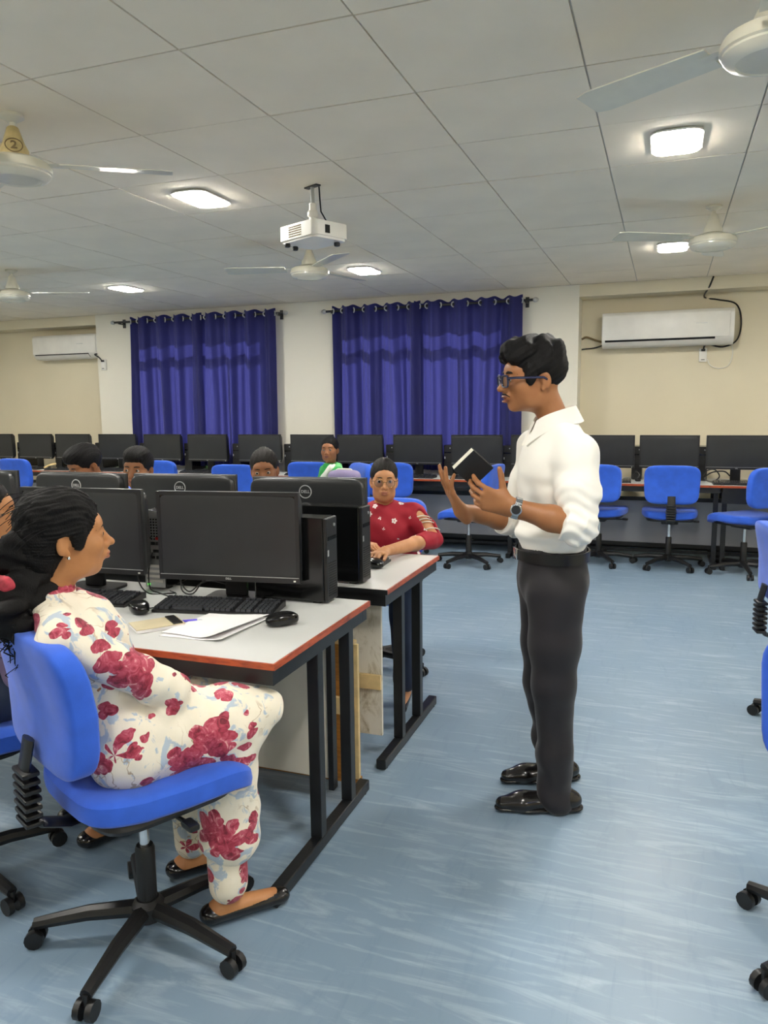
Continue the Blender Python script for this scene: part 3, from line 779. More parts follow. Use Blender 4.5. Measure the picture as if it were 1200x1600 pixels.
sheet('paper_sheet', [P2(252, 990), P2(340, 1003), P2(420, 966), P2(346, 953)], TZ+.004, .05, 'paper', 'top white sheet of paper lying beside the mouse', 'paper', 'loose papers on the front table')
nb = empty('note_pad', (-1.53, 2.02, TZ), .9); tag(nb, 'dark note pad with pale pages beside the person in floral', 'note pad')
MB().box((0, 0, .006), (.15, .10, .010)).obj('pages', 'paper', nb, smooth=False)
m = MB(); m.box((0, 0, .0125), (.155, .105, .003)); m.obj('cover', 'beige_board', nb)
MB().box((.055, 0, .016), (.03, .10, .004)).obj('dark_strip', 'black_plastic', nb)
pn = empty('pen', (-1.475, 2.085, TZ+.006), .62); tag(pn, 'purple ball pen lying beside the sheet of paper', 'pen')
MB().cyl((-.06, 0, 0), (.045, 0, 0), .0045, n=10).obj('barrel', 'pen_purple', pn)
MB().cyl((.045, 0, 0), (.062, 0, 0), .0045, .001, n=10).obj('tip', 'silver', pn); MB().box((-.04, .0055, .0), (.035, .002, .003)).obj('clip', 'pen_purple', pn)
# cables on the front table
def cab(pts, lab, r=.0028, mat='black_plastic'): return cable('cable', pts, r, mat, lab)
cab([(-1.76, 2.45, .90), (-1.735, 2.44, .80), (-1.70, 2.45, .745), (-1.60, 2.40, .80), (-1.55, 2.44, .79), (-1.46, 2.50, .745), (-1.37, 2.50, .745)], 'black cable arching behind the front keyboard')
cab([(-1.73, 2.47, .85), (-1.72, 2.43, .76), (-1.66, 2.42, .748), (-1.62, 2.46, .815), (-1.56, 2.47, .80), (-1.50, 2.48, .746)], 'second black cable curling behind the front keyboard')
cab([(-1.70, 2.16, .748), (-1.67, 2.24, .744), (-1.70, 2.33, .744), (-1.73, 2.41, .744), (-1.78, 2.44, .744)], 'thin mouse cable running past the left mouse', .002)
cab([(-1.86, 2.445, .95), (-1.875, 2.40, .88), (-1.87, 2.37, .80), (-1.83, 2.38, .744), (-1.74, 2.42, .744)], 'black cable dropping from the silver rear ports')
cab([(-1.855, 2.445, .89), (-1.85, 2.41, .83), (-1.84, 2.40, .76), (-1.80, 2.40, .744), (-1.68, 2.34, .744)], 'second black cable dropping from the silver rear ports')
yq = 7.42
cab([(.33, yq, .80), (.36, 7.36, .85), (.42, 7.33, .86), (.46, 7.34, .80), (.40, 7.34, .752), (.34, 7.36, .78), (.40, 7.4, .83), (.50, 7.42, .84), (.55, 7.43, .80)], 'black cable coiled beside the rightmost back monitor', .006)
cab([(-.27, 7.40, .80), (-.24, 7.36, .83), (-.21, 7.33, .80), (-.24, 7.32, .755), (-.20, 7.35, .75)], 'black cable heap between the back monitors right of the person', .007)
cab([(-6.95, 7.4, .80), (-7.0, 7.35, .79), (-7.06, 7.33, .76), (-7.12, 7.36, .75)], 'beige cable heap by the far left back monitors', .012, 'light_wood')
# ================================================================ people: smooth-union fields meshed with surface nets
A3 = lambda *p: np.array(p, dtype=np.float64)
def unit(v): v = np.asarray(v, float); return v/np.linalg.norm(v)
class Blob:
    def __init__(s): s.ops = []; s.cuts = []
    def cone(s, a, b, ra, rb=None, k=.02, flat=None, cap=False, sub=False):
        """tapered limb from a to b; flat=(axis, factor) squeezes it; cap gives flat ends"""
        s.ops.append(('c', np.asarray(a, float), np.asarray(b, float), ra, ra if rb is None else rb, k, flat, cap, sub)); return s
    def ell(s, c, r, R=None, k=.02, sub=False):
        s.ops.append(('e', np.asarray(c, float), np.asarray(r, float), np.eye(3) if R is None else R, k, sub)); return s
    def chain(s, pts, rs, k=.02, flat=None):
        for i in range(len(pts)-1): s.cone(pts[i], pts[i+1], rs[i], rs[i+1], k, flat)
        return s
    def plane(s, p, n, k=.004): s.cuts.append((np.asarray(p, float), unit(n), k)); return s
    def bounds(s):
        lo = np.full(3, 9e9); hi = -lo
        for o in s.ops:
            if o[-1]: continue
            if o[0] == 'c': r = max(o[3], o[4])*1.05; a = np.minimum(o[1], o[2])-r; b = np.maximum(o[1], o[2])+r
            else:
                e = np.sqrt(((o[3]*o[2])**2).sum(1)); a = o[1]-e; b = o[1]+e
            lo = np.minimum(lo, a); hi = np.maximum(hi, b)
        return lo, hi
    def build(s, h=.006, disp=None, fine=None, pad=.012, relax=1):
        lo, hi = s.bounds(); lo -= pad+h*2; hi += pad+h*2
        ax = []
        for i in range(3):
            if fine is None or i != 2: ax.append(np.arange(lo[i], hi[i], h).astype(np.float32))
            else:           # finer or coarser steps along z: list of (z_from, step)
                z = [lo[2]]
                while z[-1] < hi[2]:
                    st = h
                    for zf, sv in fine:
                        if z[-1] >= zf: st = sv
                    z.append(z[-1]+st)
                ax.append(np.array(z, np.float32))
        F = np.full([len(a) for a in ax], .2, np.float32)
        hz = max(h, max([v for _, v in fine]) if fine else h)
        for o in s.ops:
            k = o[-2] if o[0] == 'e' else o[5]; sub = o[-1]; mg = k+2.5*hz+.004
            if o[0] == 'c': r = max(o[3], o[4]); a = np.minimum(o[1], o[2])-r-mg; b = np.maximum(o[1], o[2])+r+mg
            else:
                e = np.sqrt(((o[3]*o[2])**2).sum(1)); a = o[1]-e-mg; b = o[1]+e+mg
            sl = []
            for i in range(3):
                i0 = int(np.searchsorted(ax[i], a[i])); i1 = int(np.searchsorted(ax[i], b[i])); sl.append(slice(max(0, i0), min(len(ax[i]), i1)))
            if any(q.stop <= q.start for q in sl): continue
            X = ax[0][sl[0]][:, None, None]; Y = ax[1][sl[1]][None, :, None]; Z = ax[2][sl[2]][None, None, :]
            if o[0] == 'c':
                _, p0, p1, ra, rb, k, flat, cap, sub = o; d = p1-p0; L = max(np.linalg.norm(d), 1e-6); u = d/L
                x, y, z = X-np.float32(p0[0]), Y-np.float32(p0[1]), Z-np.float32(p0[2])
                t = x*np.float32(u[0])+y*np.float32(u[1])+z*np.float32(u[2])
                q2 = x*x+y*y+z*z-t*t
                if flat is not None:
                    n = unit(np.asarray(flat[0], float)-u*np.dot(flat[0], u)); m = x*np.float32(n[0])+y*np.float32(n[1])+z*np.float32(n[2])
                    q2 = q2-m*m+(m/np.float32(flat[1]))**2
                tc = np.clip(t/L, 0, 1)
                rr = ra+(rb-ra)*tc
                if cap:
                    D = np.maximum(np.sqrt(np.maximum(q2, 0))-rr, np.maximum(-t, t-L))
                else:
                    tt = t-tc*L; D = np.sqrt(np.maximum(q2, 0)+tt*tt)-rr
                if flat is not None and flat[1] < 1: D = D*np.float32(.5+.5*flat[1])
            else:
                _, c, r, R, k, sub = o
                x, y, z = X-np.float32(c[0]), Y-np.float32(c[1]), Z-np.float32(c[2]); k0 = 0; k1 = 0
                for i in range(3):
                    m = (x*np.float32(R[0, i])+y*np.float32(R[1, i])+z*np.float32(R[2, i]))/np.float32(r[i]); k0 = k0+m*m; k1 = k1+(m/np.float32(r[i]))**2
                k0 = np.sqrt(k0); k1 = np.sqrt(k1)+1e-6; D = k0*(k0-1)/k1
            D = D.astype(np.float32); G = F[sl[0], sl[1], sl[2]]
            if sub:
                hh = np.clip(.5-.5*(G+D)/k, 0, 1); F[sl[0], sl[1], sl[2]] = G*(1-hh)+(-D)*hh+k*hh*(1-hh)
            else:
                hh = np.clip(.5+.5*(G-D)/k, 0, 1); F[sl[0], sl[1], sl[2]] = G*(1-hh)+D*hh-k*hh*(1-hh)
        for p, n, k in s.cuts:
            D = (ax[0][:, None, None]-np.float32(p[0]))*np.float32(n[0])+(ax[1][None, :, None]-np.float32(p[1]))*np.float32(n[1])+(ax[2][None, None, :]-np.float32(p[2]))*np.float32(n[2])
            F = np.maximum(F, D.astype(np.float32))
        if disp is not None:
            I = np.nonzero(np.abs(F) < .03)
            P = np.stack([ax[i][I[i]] for i in range(3)], 1).astype(np.float64)
            F[I] += disp(P).astype(np.float32)
        return nets(F, ax, relax)
def nets(F, ax, relax=1):
    S = F < 0; c = np.zeros([n-1 for n in F.shape], np.int8)
    sh = [(i, j, k) for i in (0, 1) for j in (0, 1) for k in (0, 1)]
    n0, n1, n2 = c.shape
    for i, j, k in sh: c += S[i:i+n0, j:j+n1, k:k+n2]
    act = (c > 0) & (c < 8); I = np.stack(np.nonzero(act), 1); N = len(I)
    idx = np.full(c.shape, -1, np.int32); idx[act] = np.arange(N)
    val = np.stack([F[I[:, 0]+i, I[:, 1]+j, I[:, 2]+k] for i, j, k in sh], 1)
    acc = np.zeros((N, 3)); cnt = np.zeros(N)
    for a in range(8):
        for b in range(a+1, 8):
            df = np.abs(np.array(sh[a])-np.array(sh[b]))
            if df.sum() != 1: continue
            fa, fb = val[:, a], val[:, b]; m = (fa < 0) != (fb < 0); t = np.where(m, fa/np.where(m, fa-fb, 1), 0)
            p = np.array(sh[a])[None]+(np.array(sh[b])-np.array(sh[a]))[None]*t[:, None]
            acc += p*m[:, None]; cnt += m
    L = acc/np.maximum(cnt, 1)[:, None]; V = np.zeros((N, 3))
    for i in range(3):
        st = np.append(np.diff(ax[i]), 0); V[:, i] = ax[i][I[:, i]]+L[:, i]*st[I[:, i]]
    Q = []
    for d in range(3):
        sa = [slice(None)]*3; sb = [slice(None)]*3; sa[d] = slice(0, -1); sb[d] = slice(1, None)
        A, B = S[tuple(sa)], S[tuple(sb)]; J = np.stack(np.nonzero(A != B), 1)
        e1, e2 = (d+1) % 3, (d+2) % 3
        ok = (J[:, e1] > 0) & (J[:, e2] > 0) & (J[:, e1] < c.shape[e1]) & (J[:, e2] < c.shape[e2]); J = J[ok]
        def cell(o1, o2):
            K = J.copy(); K[:, e1] -= o1; K[:, e2] -= o2; return idx[K[:, 0], K[:, 1], K[:, 2]]
        q = np.stack([cell(1, 1), cell(0, 1), cell(0, 0), cell(1, 0)], 1)
        fl = ~A[J[:, 0], J[:, 1], J[:, 2]]; q[fl] = q[fl][:, ::-1]; Q.append(q)
    Q = np.concatenate(Q); Q = Q[(Q >= 0).all(1)]
    for _ in range(relax):
        acc = np.zeros_like(V); cn = np.zeros(len(V))
        for a in range(4):
            b = (a+1) % 4
            np.add.at(acc, Q[:, a], V[Q[:, b]]); np.add.at(cn, Q[:, a], 1); np.add.at(acc, Q[:, b], V[Q[:, a]]); np.add.at(cn, Q[:, b], 1)
        V = V*.5+.5*acc/np.maximum(cn, 1)[:, None]
    return V, Q
def np_mesh(name, V, Q, mats, mi=None):
    me = bpy.data.meshes.new(name); n, m = len(V), len(Q)
    me.vertices.add(n); me.vertices.foreach_set('co', V.astype(np.float32).ravel())
    me.loops.add(m*4); me.loops.foreach_set('vertex_index', Q.astype(np.int32).ravel())
    me.polygons.add(m); me.polygons.foreach_set('loop_start', np.arange(0, m*4, 4, dtype=np.int32))
    for q in (mats if isinstance(mats, (list, tuple)) else [mats]): me.materials.append(MATS[q])
    if mi is not None: me.polygons.foreach_set('material_index', mi.astype(np.int32))
    me.polygons.foreach_set('use_smooth', np.ones(m, dtype=bool))
    me.update(calc_edges=True); me.validate(); return me
def waves(P, n, fmin, fmax, amp, seed, axis=None, squash=.15):
    """fold pattern: summed sines; axis = direction along which folds run"""
    r = np.random.default_rng(seed); out = np.zeros(len(P))
    for i in range(n):
        d = r.normal(size=3)
        if axis is not None: d -= np.asarray(axis)*np.dot(d, axis)*(1-squash)
        d = unit(d); f = r.uniform(fmin, fmax); out += np.sin(P@d*f*2*PI+r.uniform(0, 6.28)+1.3*np.sin(P@unit(r.normal(size=3))*9+i))
    return out*amp/math.sqrt(n)
def rotm(az, pitch=0.0, roll=0.0):
    f = A3(math.cos(az)*math.cos(pitch), math.sin(az)*math.cos(pitch), math.sin(pitch)); r = A3(math.sin(az), -math.cos(az), 0); u = np.cross(r, f)
    r2 = r*math.cos(roll)+u*math.sin(roll); u2 = np.cross(r2, f); return np.stack([r2, f, u2], 1)

# ---- materials of people
def skin(name, hexc):
    n = NT(name); v = n.coord(); z = n.noise(v, 22, 4); z2 = n.noise(v, 600, 2); c = C(hexc)
    a = tuple(x*m for x, m in zip(c[:3], (.92, .86, .82)))+(1,); b = tuple(min(1, x*m) for x, m in zip(c[:3], (1.06, 1.06, 1.06)))+(1,)
    n.set(Base_Color=n.ramp(z.outputs[0], [(.3, a), (.7, b)]), Roughness=.48); n.b.inputs['Specular IOR Level'].default_value = .4; n.bump(z2.outputs[0], .08, .001)
skin('skin_man', '#9C6A44'); skin('skin_girl', '#B17C50'); skin('skin_red', '#BA865E'); skin('skin_boy', '#875A3A'); skin('skin_green', '#986645')
plain('lips_dark', '#7A4838', .4, var=.05); plain('lips_rose', '#A06048', .38, var=.05)
plain('eye_white', '#A79F96', .15, var=.01); plain('iris_dark', '#1C120C', .08, var=.01)
def hairmat(name, hexc, sc=(60, 60, 60), rough=.38):
    n = NT(name); v = n.coord(sc); z = n.noise(v, 6, 4, .6, .6); c = C(hexc)
    n.set(Base_Color=n.ramp(z.outputs[0], [(.3, tuple(x*.6 for x in c[:3])+(1,)), (.7, tuple(min(1, x*1.5) for x in c[:3])+(1,))]), Roughness=rough); n.b.inputs['Specular IOR Level'].default_value = .22; n.bump(z.outputs[0], .5, .004)
hairmat('hair_black', '#070607', (55, 55, 25), .62); hairmat('hair_brown', '#100C0A', (60, 60, 20), .55); hairmat('brow_black', '#15100D', rough=.6)
def cloth(name, hexc, var=.03, rough=.8, bscale=700, b=.15):
    return plain(name, hexc, rough, var=var, scale=5, bump=b, bscale=bscale, sheen=.15)
cloth('shirt_white', '#F2F0E8', .01, .75); cloth('trouser_dark', '#18151B', .06, .7); cloth('denim', '#27344F', .08); cloth('kurta_green', '#1F9A44', .06); cloth('scarf_white', '#DCDFD2', .05)
cloth('shirt_grey', '#6E7480'); cloth('shirt_check', '#8A5A4A'); cloth('top_purple', '#7C6A86'); cloth('bag_lilac', '#8E83A6', .06); cloth('dupatta_green', '#6FBF7A', .12)
plain('belt_black', '#0F0E0E', .3, var=.1, scale=30); plain('shoe_black', '#121010', .22, var=.1, scale=20, coat=.3); plain('frame_blue', '#232B4A', .25, var=.05); plain('frame_gold', '#A8895C', .25, metal=.8, var=.03)
plain('diary_black', '#17181A', .5, var=.05, bump=.1, bscale=300); plain('page_edge', '#D6D3C4', .7, var=.04, scale=60); plain('watch_steel', '#AEB2B6', .22, metal=.9, var=.04); plain('watch_dial', '#20242C', .15)
plain('scrunchie_red', '#B23A48', .75, var=.25, scale=40, bump=.3, bscale=200)

def flower_layer(n, v, cell, R, petals, seed, plane=('X', 'Z'), jit=.8):
    """returns mask of flowers scattered in cells, using the offset to the cell's own centre"""
    mp = n.new('ShaderNodeMapping'); n.ln(v, mp.inputs[0]); mp.inputs['Location'].default_value = (seed*3.7, seed*1.3, seed*2.1); mp.inputs['Scale'].default_value = (1/cell,)*3
    vo = n.new('ShaderNodeTexVoronoi'); vo.feature = 'F1'; vo.inputs['Scale'].default_value = 1.0; vo.inputs['Randomness'].default_value = jit
    n.ln(mp.outputs[0], vo.inputs['Vector'])
    sb = n.new('ShaderNodeVectorMath', operation='SUBTRACT'); n.ln(mp.outputs[0], sb.inputs[0]); n.ln(vo.outputs['Position'], sb.inputs[1])
    sx = n.new('ShaderNodeSeparateXYZ'); n.ln(sb.outputs[0], sx.inputs[0])
    ang = n.math('ARCTAN2', sx.outputs[plane[1]], sx.outputs[plane[0]])
    pet = n.math('ADD', .62, n.math('MULTIPLY', .38, n.math('ABSOLUTE', n.math('COSINE', n.math('MULTIPLY', ang, petals/2)))))
    return vo, sx, n.math('LESS_THAN', n.math('DIVIDE', vo.outputs['Distance'], pet), R), n.math('DIVIDE', vo.outputs['Distance'], pet)

# cream cloth printed with large roses, pale blue leaves and tan stems
n = NT('floral_print'); v = n.coord()
wz = n.noise(v, 14, 3); wv = n.new('ShaderNodeVectorMath', operation='SCALE'); n.ln(wz.outputs['Color'], wv.inputs[0]); wv.inputs['Scale'].default_value = .035
ad = n.new('ShaderNodeVectorMath', operation='ADD'); n.ln(v, ad.inputs[0]); n.ln(wv.outputs[0], ad.inputs[1]); v1 = ad.outputs[0]
base = n.mix(n.noise(v, 30, 3).outputs[0], C('#E9DFC8'), C('#F1EADA'))
bl = n.noise(v1, 17, 4, .55, .9); leaf = n.ramp(bl.outputs[0], [(.555, (0, 0, 0, 1)), (.60, (.8, .8, .8, 1))]); c = n.mix(leaf, base, C('#9FB6CC'))
tn = n.noise(v1, 13, 2, .4, 1.4); tan = n.ramp(tn.outputs[0], [(.475, (0, 0, 0, 1)), (.485, (.75, .75, .75, 1)), (.505, (.75, .75, .75, 1)), (.515, (0, 0, 0, 1))]); 
tn2 = n.noise(v, 6, 2); tg = n.ramp(tn2.outputs[0], [(.5, (0, 0, 0, 1)), (.6, (1, 1, 1, 1))]); c = n.mix(n.math('MULTIPLY', tan, tg), c, C('#A3875E'))
for i, (cell, R, pt) in enumerate(((.150, .43, 5), (.085, .33, 3), (.115, .30, 5))):
    vo, sx, msk, rad = flower_layer(n, v1, cell, R, pt, i+1)
    pn_ = n.noise(v1, 42, 4, .6, 1.4)
    rose = n.ramp(pn_.outputs[0], [(.32, C('#6E142A')), (.47, C('#A83048')), (.60, C('#C0566A')), (.70, C('#E3B0AC'))])
    c = n.mix(msk, c, rose)
n.set(Base_Color=c, Roughness=.7); n.b.inputs['Sheen Weight'].default_value = .15; n.bump(n.noise(v, 60, 3).outputs[0], .15, .004)
# dark red cloth with scattered small white flowers
n = NT('red_print'); v = n.coord(); base = n.mix(n.noise(v, 9, 3).outputs[0], C('#8C0F24'), C('#A8142C'))
vo, sx, msk, rad = flower_layer(n, v, .066, .23, 5, 2)
c = n.mix(msk, base, C('#E6DCD8')); cen = n.math('LESS_THAN', vo.outputs['Distance'], .055); c = n.mix(cen, c, C('#C46A70'))
n.set(Base_Color=c, Roughness=.75); n.bump(n.noise(v, 70, 3).outputs[0], .15, .004)

# ---------------------------------------------------------------- head
class Head:
    def __init__(s, c, R, sc=1.0, wide=1.0): s.c = np.asarray(c, float); s.R = R; s.s = sc; s.w = wide
    def __call__(s, x, y, z): return s.c+s.R@(A3(x*s.w, y, z)*s.s)
    def e(s, b, p, r, k=.012, sub=False, rx=0.0, rz=0.0):
        a = np.array(Euler((rx, 0, rz)).to_matrix()); b.ell(s(*p), np.array(r)*s.s*A3(s.w, 1, 1), s.R@a, k*s.s, sub)
    def inv(s, P): return ((P-s.c)@s.R)/s.s/A3(s.w, 1, 1)
    def add(s, b, mouth=0.0, female=False):
        e = s.e
        e(b, (0, -.014, .036), (.0735, .094, .084), .02); e(b, (0, .022, -.022 if female else -.014), (.0605, .070, .086 if female else .080), .03)
        e(b, (0, .031, -.072 if female else -.067), (.046 if female else .049, .046, .038), .03); e(b, (0, .062 if female else .070, -.089 if not female else -.091), (.018, .015, .015), .025)
        for q in (-1, 1):
            e(b, (q*.040, .055, -.024), (.024, .026, .024), .025)
            e(b, (q*.046, .010, -.072 if female else -.064), (.014, .03, .026), .03)
        e(b, (0, .072, .030), (.050, .018, .022), .02)                                   # brow
        for q in (-1, 1): e(b, (q*.031, .097, .002), (.019, .016, .012), .012, True)      # sockets
        b.cone(s(0, .084, .012), s(0, .106, -.024), .0085*s.s, .0105*s.s, .010*s.s)       # nose
        e(b, (0, .112, -.029), (.0115, .0115, .010), .008)
        for q in (-1, 1): e(b, (q*.0125, .096, -.034), (.009, .011, .0075), .006)
        e(b, (0, .084, -.056), (.025, .020, .016), .014)                                  # mouth mound
        e(b, (0, .100, -.0550), (.019, .0085, .0052), .004); e(b, (0, .0985, -.0660-mouth), (.017, .0088, .0062), .004)
        if mouth: e(b, (0, .105, -.0605-mouth/2), (.014, .014, .002+mouth*.6), .003, True)
        else: e(b, (0, .108, -.0608), (.02, .008, .0012), .002, True)
        for q in (-1, 1):
            e(b, (q*.031, .0765, .003), (.0155, .0135, .0120), .004)                      # lids
            e(b, (q*.031, .094, .0015), (.0125, .012, .0040), .002, True)
            e(b, (q*.0745, -.022, -.008), (.0085, .0165, .0285), .006, rz=q*.35, rx=-.15)   # ears
            e(b, (q*.083, -.016, -.004), (.006, .010, .017), .004, True, rz=q*.35)
            e(b, (q*.072, -.012, -.033), (.006, .008, .010), .006)
    def lips(s, V, Q):
        P = s.inv(V[Q].mean(1)); x, y, z = P.T
        up = ((x/.022)**2+((z+.0560)/.0062)**2 < 1) & (y > .088); lo = ((x/.020)**2+((z+.0670)/.0078)**2 < 1) & (y > .086)
        return up | lo
    def kids(s, root, base, irisdir=(0, 0), brow='brow_black', browt=.0038, eyes=True):
        off = np.asarray(base)
        if eyes:
            for q in (-1, 1):
                c = s(q*.031, .0775, .0025); d = s.R@unit(A3(irisdir[0], 1, irisdir[1])); m = MB(); xf = Matrix.Translation(Vector(c-off)) @ Vector((0, 0, 1)).rotation_difference(Vector(d)).to_matrix().to_4x4()
                r = .0122*s.s; pr = [(r*math.sin(a), r*math.cos(a)) for a in np.linspace(PI, .52, 9)]
                m.lathe(pr, 20, caps=False, xf=xf); m.cur = 1; pr = [(r*1.004*math.sin(a), r*1.004*math.cos(a)) for a in np.linspace(.52, 0.02, 5)]; m.lathe(pr, 20, caps=False, xf=xf)
                m.obj('eye', ['eye_white', 'iris_dark'], root)
        for q in (-1, 1):
            pts = [s(q*x, y, z)-off for x, y, z in ((.013, .0915, .0225), (.026, .0900, .0250), (.040, .082, .0235), (.052, .066, .0160))]
            MB().tube(pts, [browt*s.s*.8, browt*s.s, browt*s.s*.85, browt*s.s*.3], 8).obj('eyebrow', brow, root)
    def cutface(s, b, drop=0.0, k=.006):
        s.e(b, (0, .092, -.040-drop), (.086, .078, .105), k, True)
        for q in (-1, 1): s.e(b, (q*.082, -.012, -.022), (.022, .026, .038), .006, True)
def glasses(hd, root, base, mat, thick=.0022, w=.027, hgt=.020, rect=True, lens=True):
    off = np.asarray(base); g = MB(); ne = 5 if rect else 2
    def ring(q):
        pts = []
        for i in range(28):
            a = 2*PI*i/28; cx = math.copysign(abs(math.cos(a))**(.55 if rect else 1), math.cos(a)); sz = math.copysign(abs(math.sin(a))**(.55 if rect else 1), math.sin(a))
            pts.append(Vector(hd(q*.034+cx*w, .108-.006*abs(q*.034+cx*w)/.06, -.004+sz*hgt)-off))
        return pts
    root_g = None
    for q in (-1, 1):
        p = ring(q); g.tube(p, thick, 6, closed=True)
        g.tube([Vector(hd(q*(.034+w), .104, .006)-off), Vector(hd(q*.078, .080, .006)-off), Vector(hd(q*.080, -.012, .002)-off), Vector(hd(q*.077, -.035, -.012)-off)], thick*1.15, 6)
    g.tube([Vector(hd(-.034+w, .108, 0)-off), Vector(hd(0, .1125, .002)-off), Vector(hd(.034-w, .108, 0)-off)], thick, 6)
    o = g.obj('spectacles', mat, root)
    if lens:
        for q in (-1, 1):
            p = ring(q); m = MB(); c = sum(p, Vector())/len(p); n0 = Vector(hd.R@A3(0, .0006, 0)); vs = [c]+p; N = len(p)
            m.add([x+n0 for x in vs]+[x-n0 for x in vs], [[0, 1+i, 1+(i+1) % N] for i in range(N)]+[[N+1, N+2+(i+1) % N, N+2+i] for i in range(N)]); m.obj('lens', 'spectacle_glass', o)
    return o
def hand(b, wrist, d, dorsal, side, curl=(.3, .35, .4, .45), spread=.10, thumb=(.6, .3), sc=1.0, palm_bend=0.0):
    """five-fingered hand; d towards the fingers, dorsal the back of the hand, side=+1 thumb to (d x dorsal)"""
    d = unit(d); n = unit(np.asarray(dorsal, float)-d*np.dot(dorsal, d)); x = np.cross(d, n)*side; w = np.asarray(wrist, float); q = sc
    L = [(.030, .078), (.010, .084), (-.011, .080), (-.030, .072)]
    kn = [w+d*y*q+x*a*q for a, y in L]
    for i, (a, y) in enumerate(L):
        b.cone(w+x*a*.55*q+d*.004, kn[i], .0150*q, .0115*q, .014*q, (n, .85))
    b.cone(w-d*.03, w+d*.02, .0235*q, .0215*q, .02*q, (n, .74))
    b.ell(w+d*.035*q+x*.022*q-n*.008*q, np.array([.017, .028, .014])*q, np.stack([x, d, n], 1), .012*q)   # ball of the thumb
    FL = [(.040, .024, .020), (.045, .028, .022), (.041, .026, .021), (.032, .020, .018)]
    for i in range(4):
        sp = (1.5-i)*spread; dir0 = unit(d*math.cos(sp)+x*math.sin(sp)); p = kn[i]; an = 0; rr = (.0088, .0084, .0077, .0066) if i < 3 else (.0078, .0074, .0068, .0060)
        for j in range(3):
            an += curl[i]*(1.0, 1.15, .7)[j]; v = dir0*math.cos(an)-n*math.sin(an); p2 = p+v*FL[i][j]*q
            b.cone(p, p2, rr[j]*q, rr[j+1]*q, .0035*q); p = p2
    p = w+d*.020*q+x*.024*q-n*.006*q; out, cur = thumb
    v1 = unit(d*math.cos(out)+x*math.sin(out)-n*.25); p2 = p+v1*.040*q; b.cone(p, p2, .0130*q, .0105*q, .012*q)
    v2 = unit(v1*math.cos(cur)+(d*.9-n*.5)*math.sin(cur)); p3 = p2+v2*.030*q; b.cone(p2, p3, .0105*q, .0092*q, .004*q); v3 = unit(v2+d*.12); b.cone(p3, p3+v3*.022*q, .0094*q, .0075*q, .004*q)
# ================================================================ the standing man
def view_plane(bx, by):
    b = A3(bx, by, 0); n = unit(A3(bx, by, 0))
    def PP(px, py, off=0.0):
        d = _f + _r*(px-600)/FPX - _u*(py-800)/FPX
        return CAM + d*((np.dot(b, n)+off-np.dot(CAM, n))/np.dot(d, n))
    return PP
def toward(bx, by): return -unit(A3(bx, by, 0))     # horizontal direction from the person to the camera
def P_obj(name, blob, mats, root, h, disp=None, fine=None, mi=None, relax=1):
    V, Q = blob.build(h, disp, fine, relax=relax); base = np.array(root.location)
    o = link(name, np_mesh(name, V-base, Q, mats, mi(V, Q) if mi else None), root); return o

mb_ = (-.385, 2.72); PP = view_plane(*mb_); tc = toward(*mb_); ir = A3(-tc[1], tc[0], 0)   # ir: image right
man = empty('person', (mb_[0], mb_[1], 0)); tag(man, 'person in a white shirt and dark trousers standing, holding a small black diary', 'person')
mbase = np.array(man.location); az = math.radians(205); Rt = rotm(az); up = A3(0, 0, 1)
hd = Head(PP(832, 591, -.01), rotm(math.radians(207), -.06, 0.03), 1.03)
pel = PP(863, 905); chest = PP(868, 742); nb_ = PP(869, 662, .0)
SL, SR = PP(902, 710, -.160), PP(838, 700, .175); EL, WL = PP(903, 822, -.235), PP(800, 792, -.255)
ER, WR = PP(815, 815, .20), PP(721, 799, -.02)
body = Blob(); hd.add(body, mouth=.004)
body.cone(hd(0, -.030, -.045), nb_+A3(0, 0, .0), .050, .050, .03); body.ell(hd(0, .0, -.085), (.03, .03, .02), None, .02)
body.ell(chest, (.155, .095, .17), Rt, .04); body.ell(pel, (.145, .10, .13), Rt, .04); body.cone(pel, chest, .115, .12, .05, (Rt[:, 1], .75))
for S, E_, W_ in ((SL, EL, WL), (SR, ER, WR)):
    body.cone(nb_-A3(0, 0, .02), S, .040, .046, .03); body.chain([S, S*.5+E_*.5, E_], [.052, .046, .038], .02)
    mid = E_*.6+W_*.4; body.chain([E_, mid, W_], [.040, .041, .027], .02, None)
hand(body, WL-ir*.01, -ir+up*.36+tc*.06, tc*1.0-up*.25-ir*.1, +1, (.42, .5, .55, .6), .07, (.95, -.15), 1.04)
hand(body, WR, -ir*.50+up*.86+tc*.10, -ir*.8-up*.5+tc*.35, -1, (.16, .12, .18, .30), .17, (.9, .1), 1.02)
HL, HR = PP(871, 925, -.085), PP(854, 925, .085); KL, KR = PP(866, 1070, -.095), PP(849, 1065, .10); AL, AR = PP(868, 1236, -.09), PP(868, 1190, .14)
for h_, k_, a_ in ((HL, KL, AL), (HR, KR, AR)):
    body.chain([h_, k_, a_], [.075, .052, .04], .03)
def lipmi(hd): return lambda V, Q: hd.lips(V, Q).astype(int)
P_obj('body', body, ['skin_man', 'lips_dark'], man, .003, fine=[(-1, .012), (.93, .003)], mi=lipmi(hd))
hd.kids(man, mbase, (.0, -.05), browt=.0050)
glasses(hd, man, mbase, 'frame_blue', .0036, .026, .0185, True)
# moustache
MB().tube([Vector(hd(x, y, z)-mbase) for x, y, z in ((-.026, .087, -.056), (-.014, .099, -.0475), (0, .1045, -.0465), (.014, .099, -.0475), (.026, .087, -.056))], [.0018, .0036, .0036, .0036, .0018], 8).obj('moustache', 'brow_black', man)
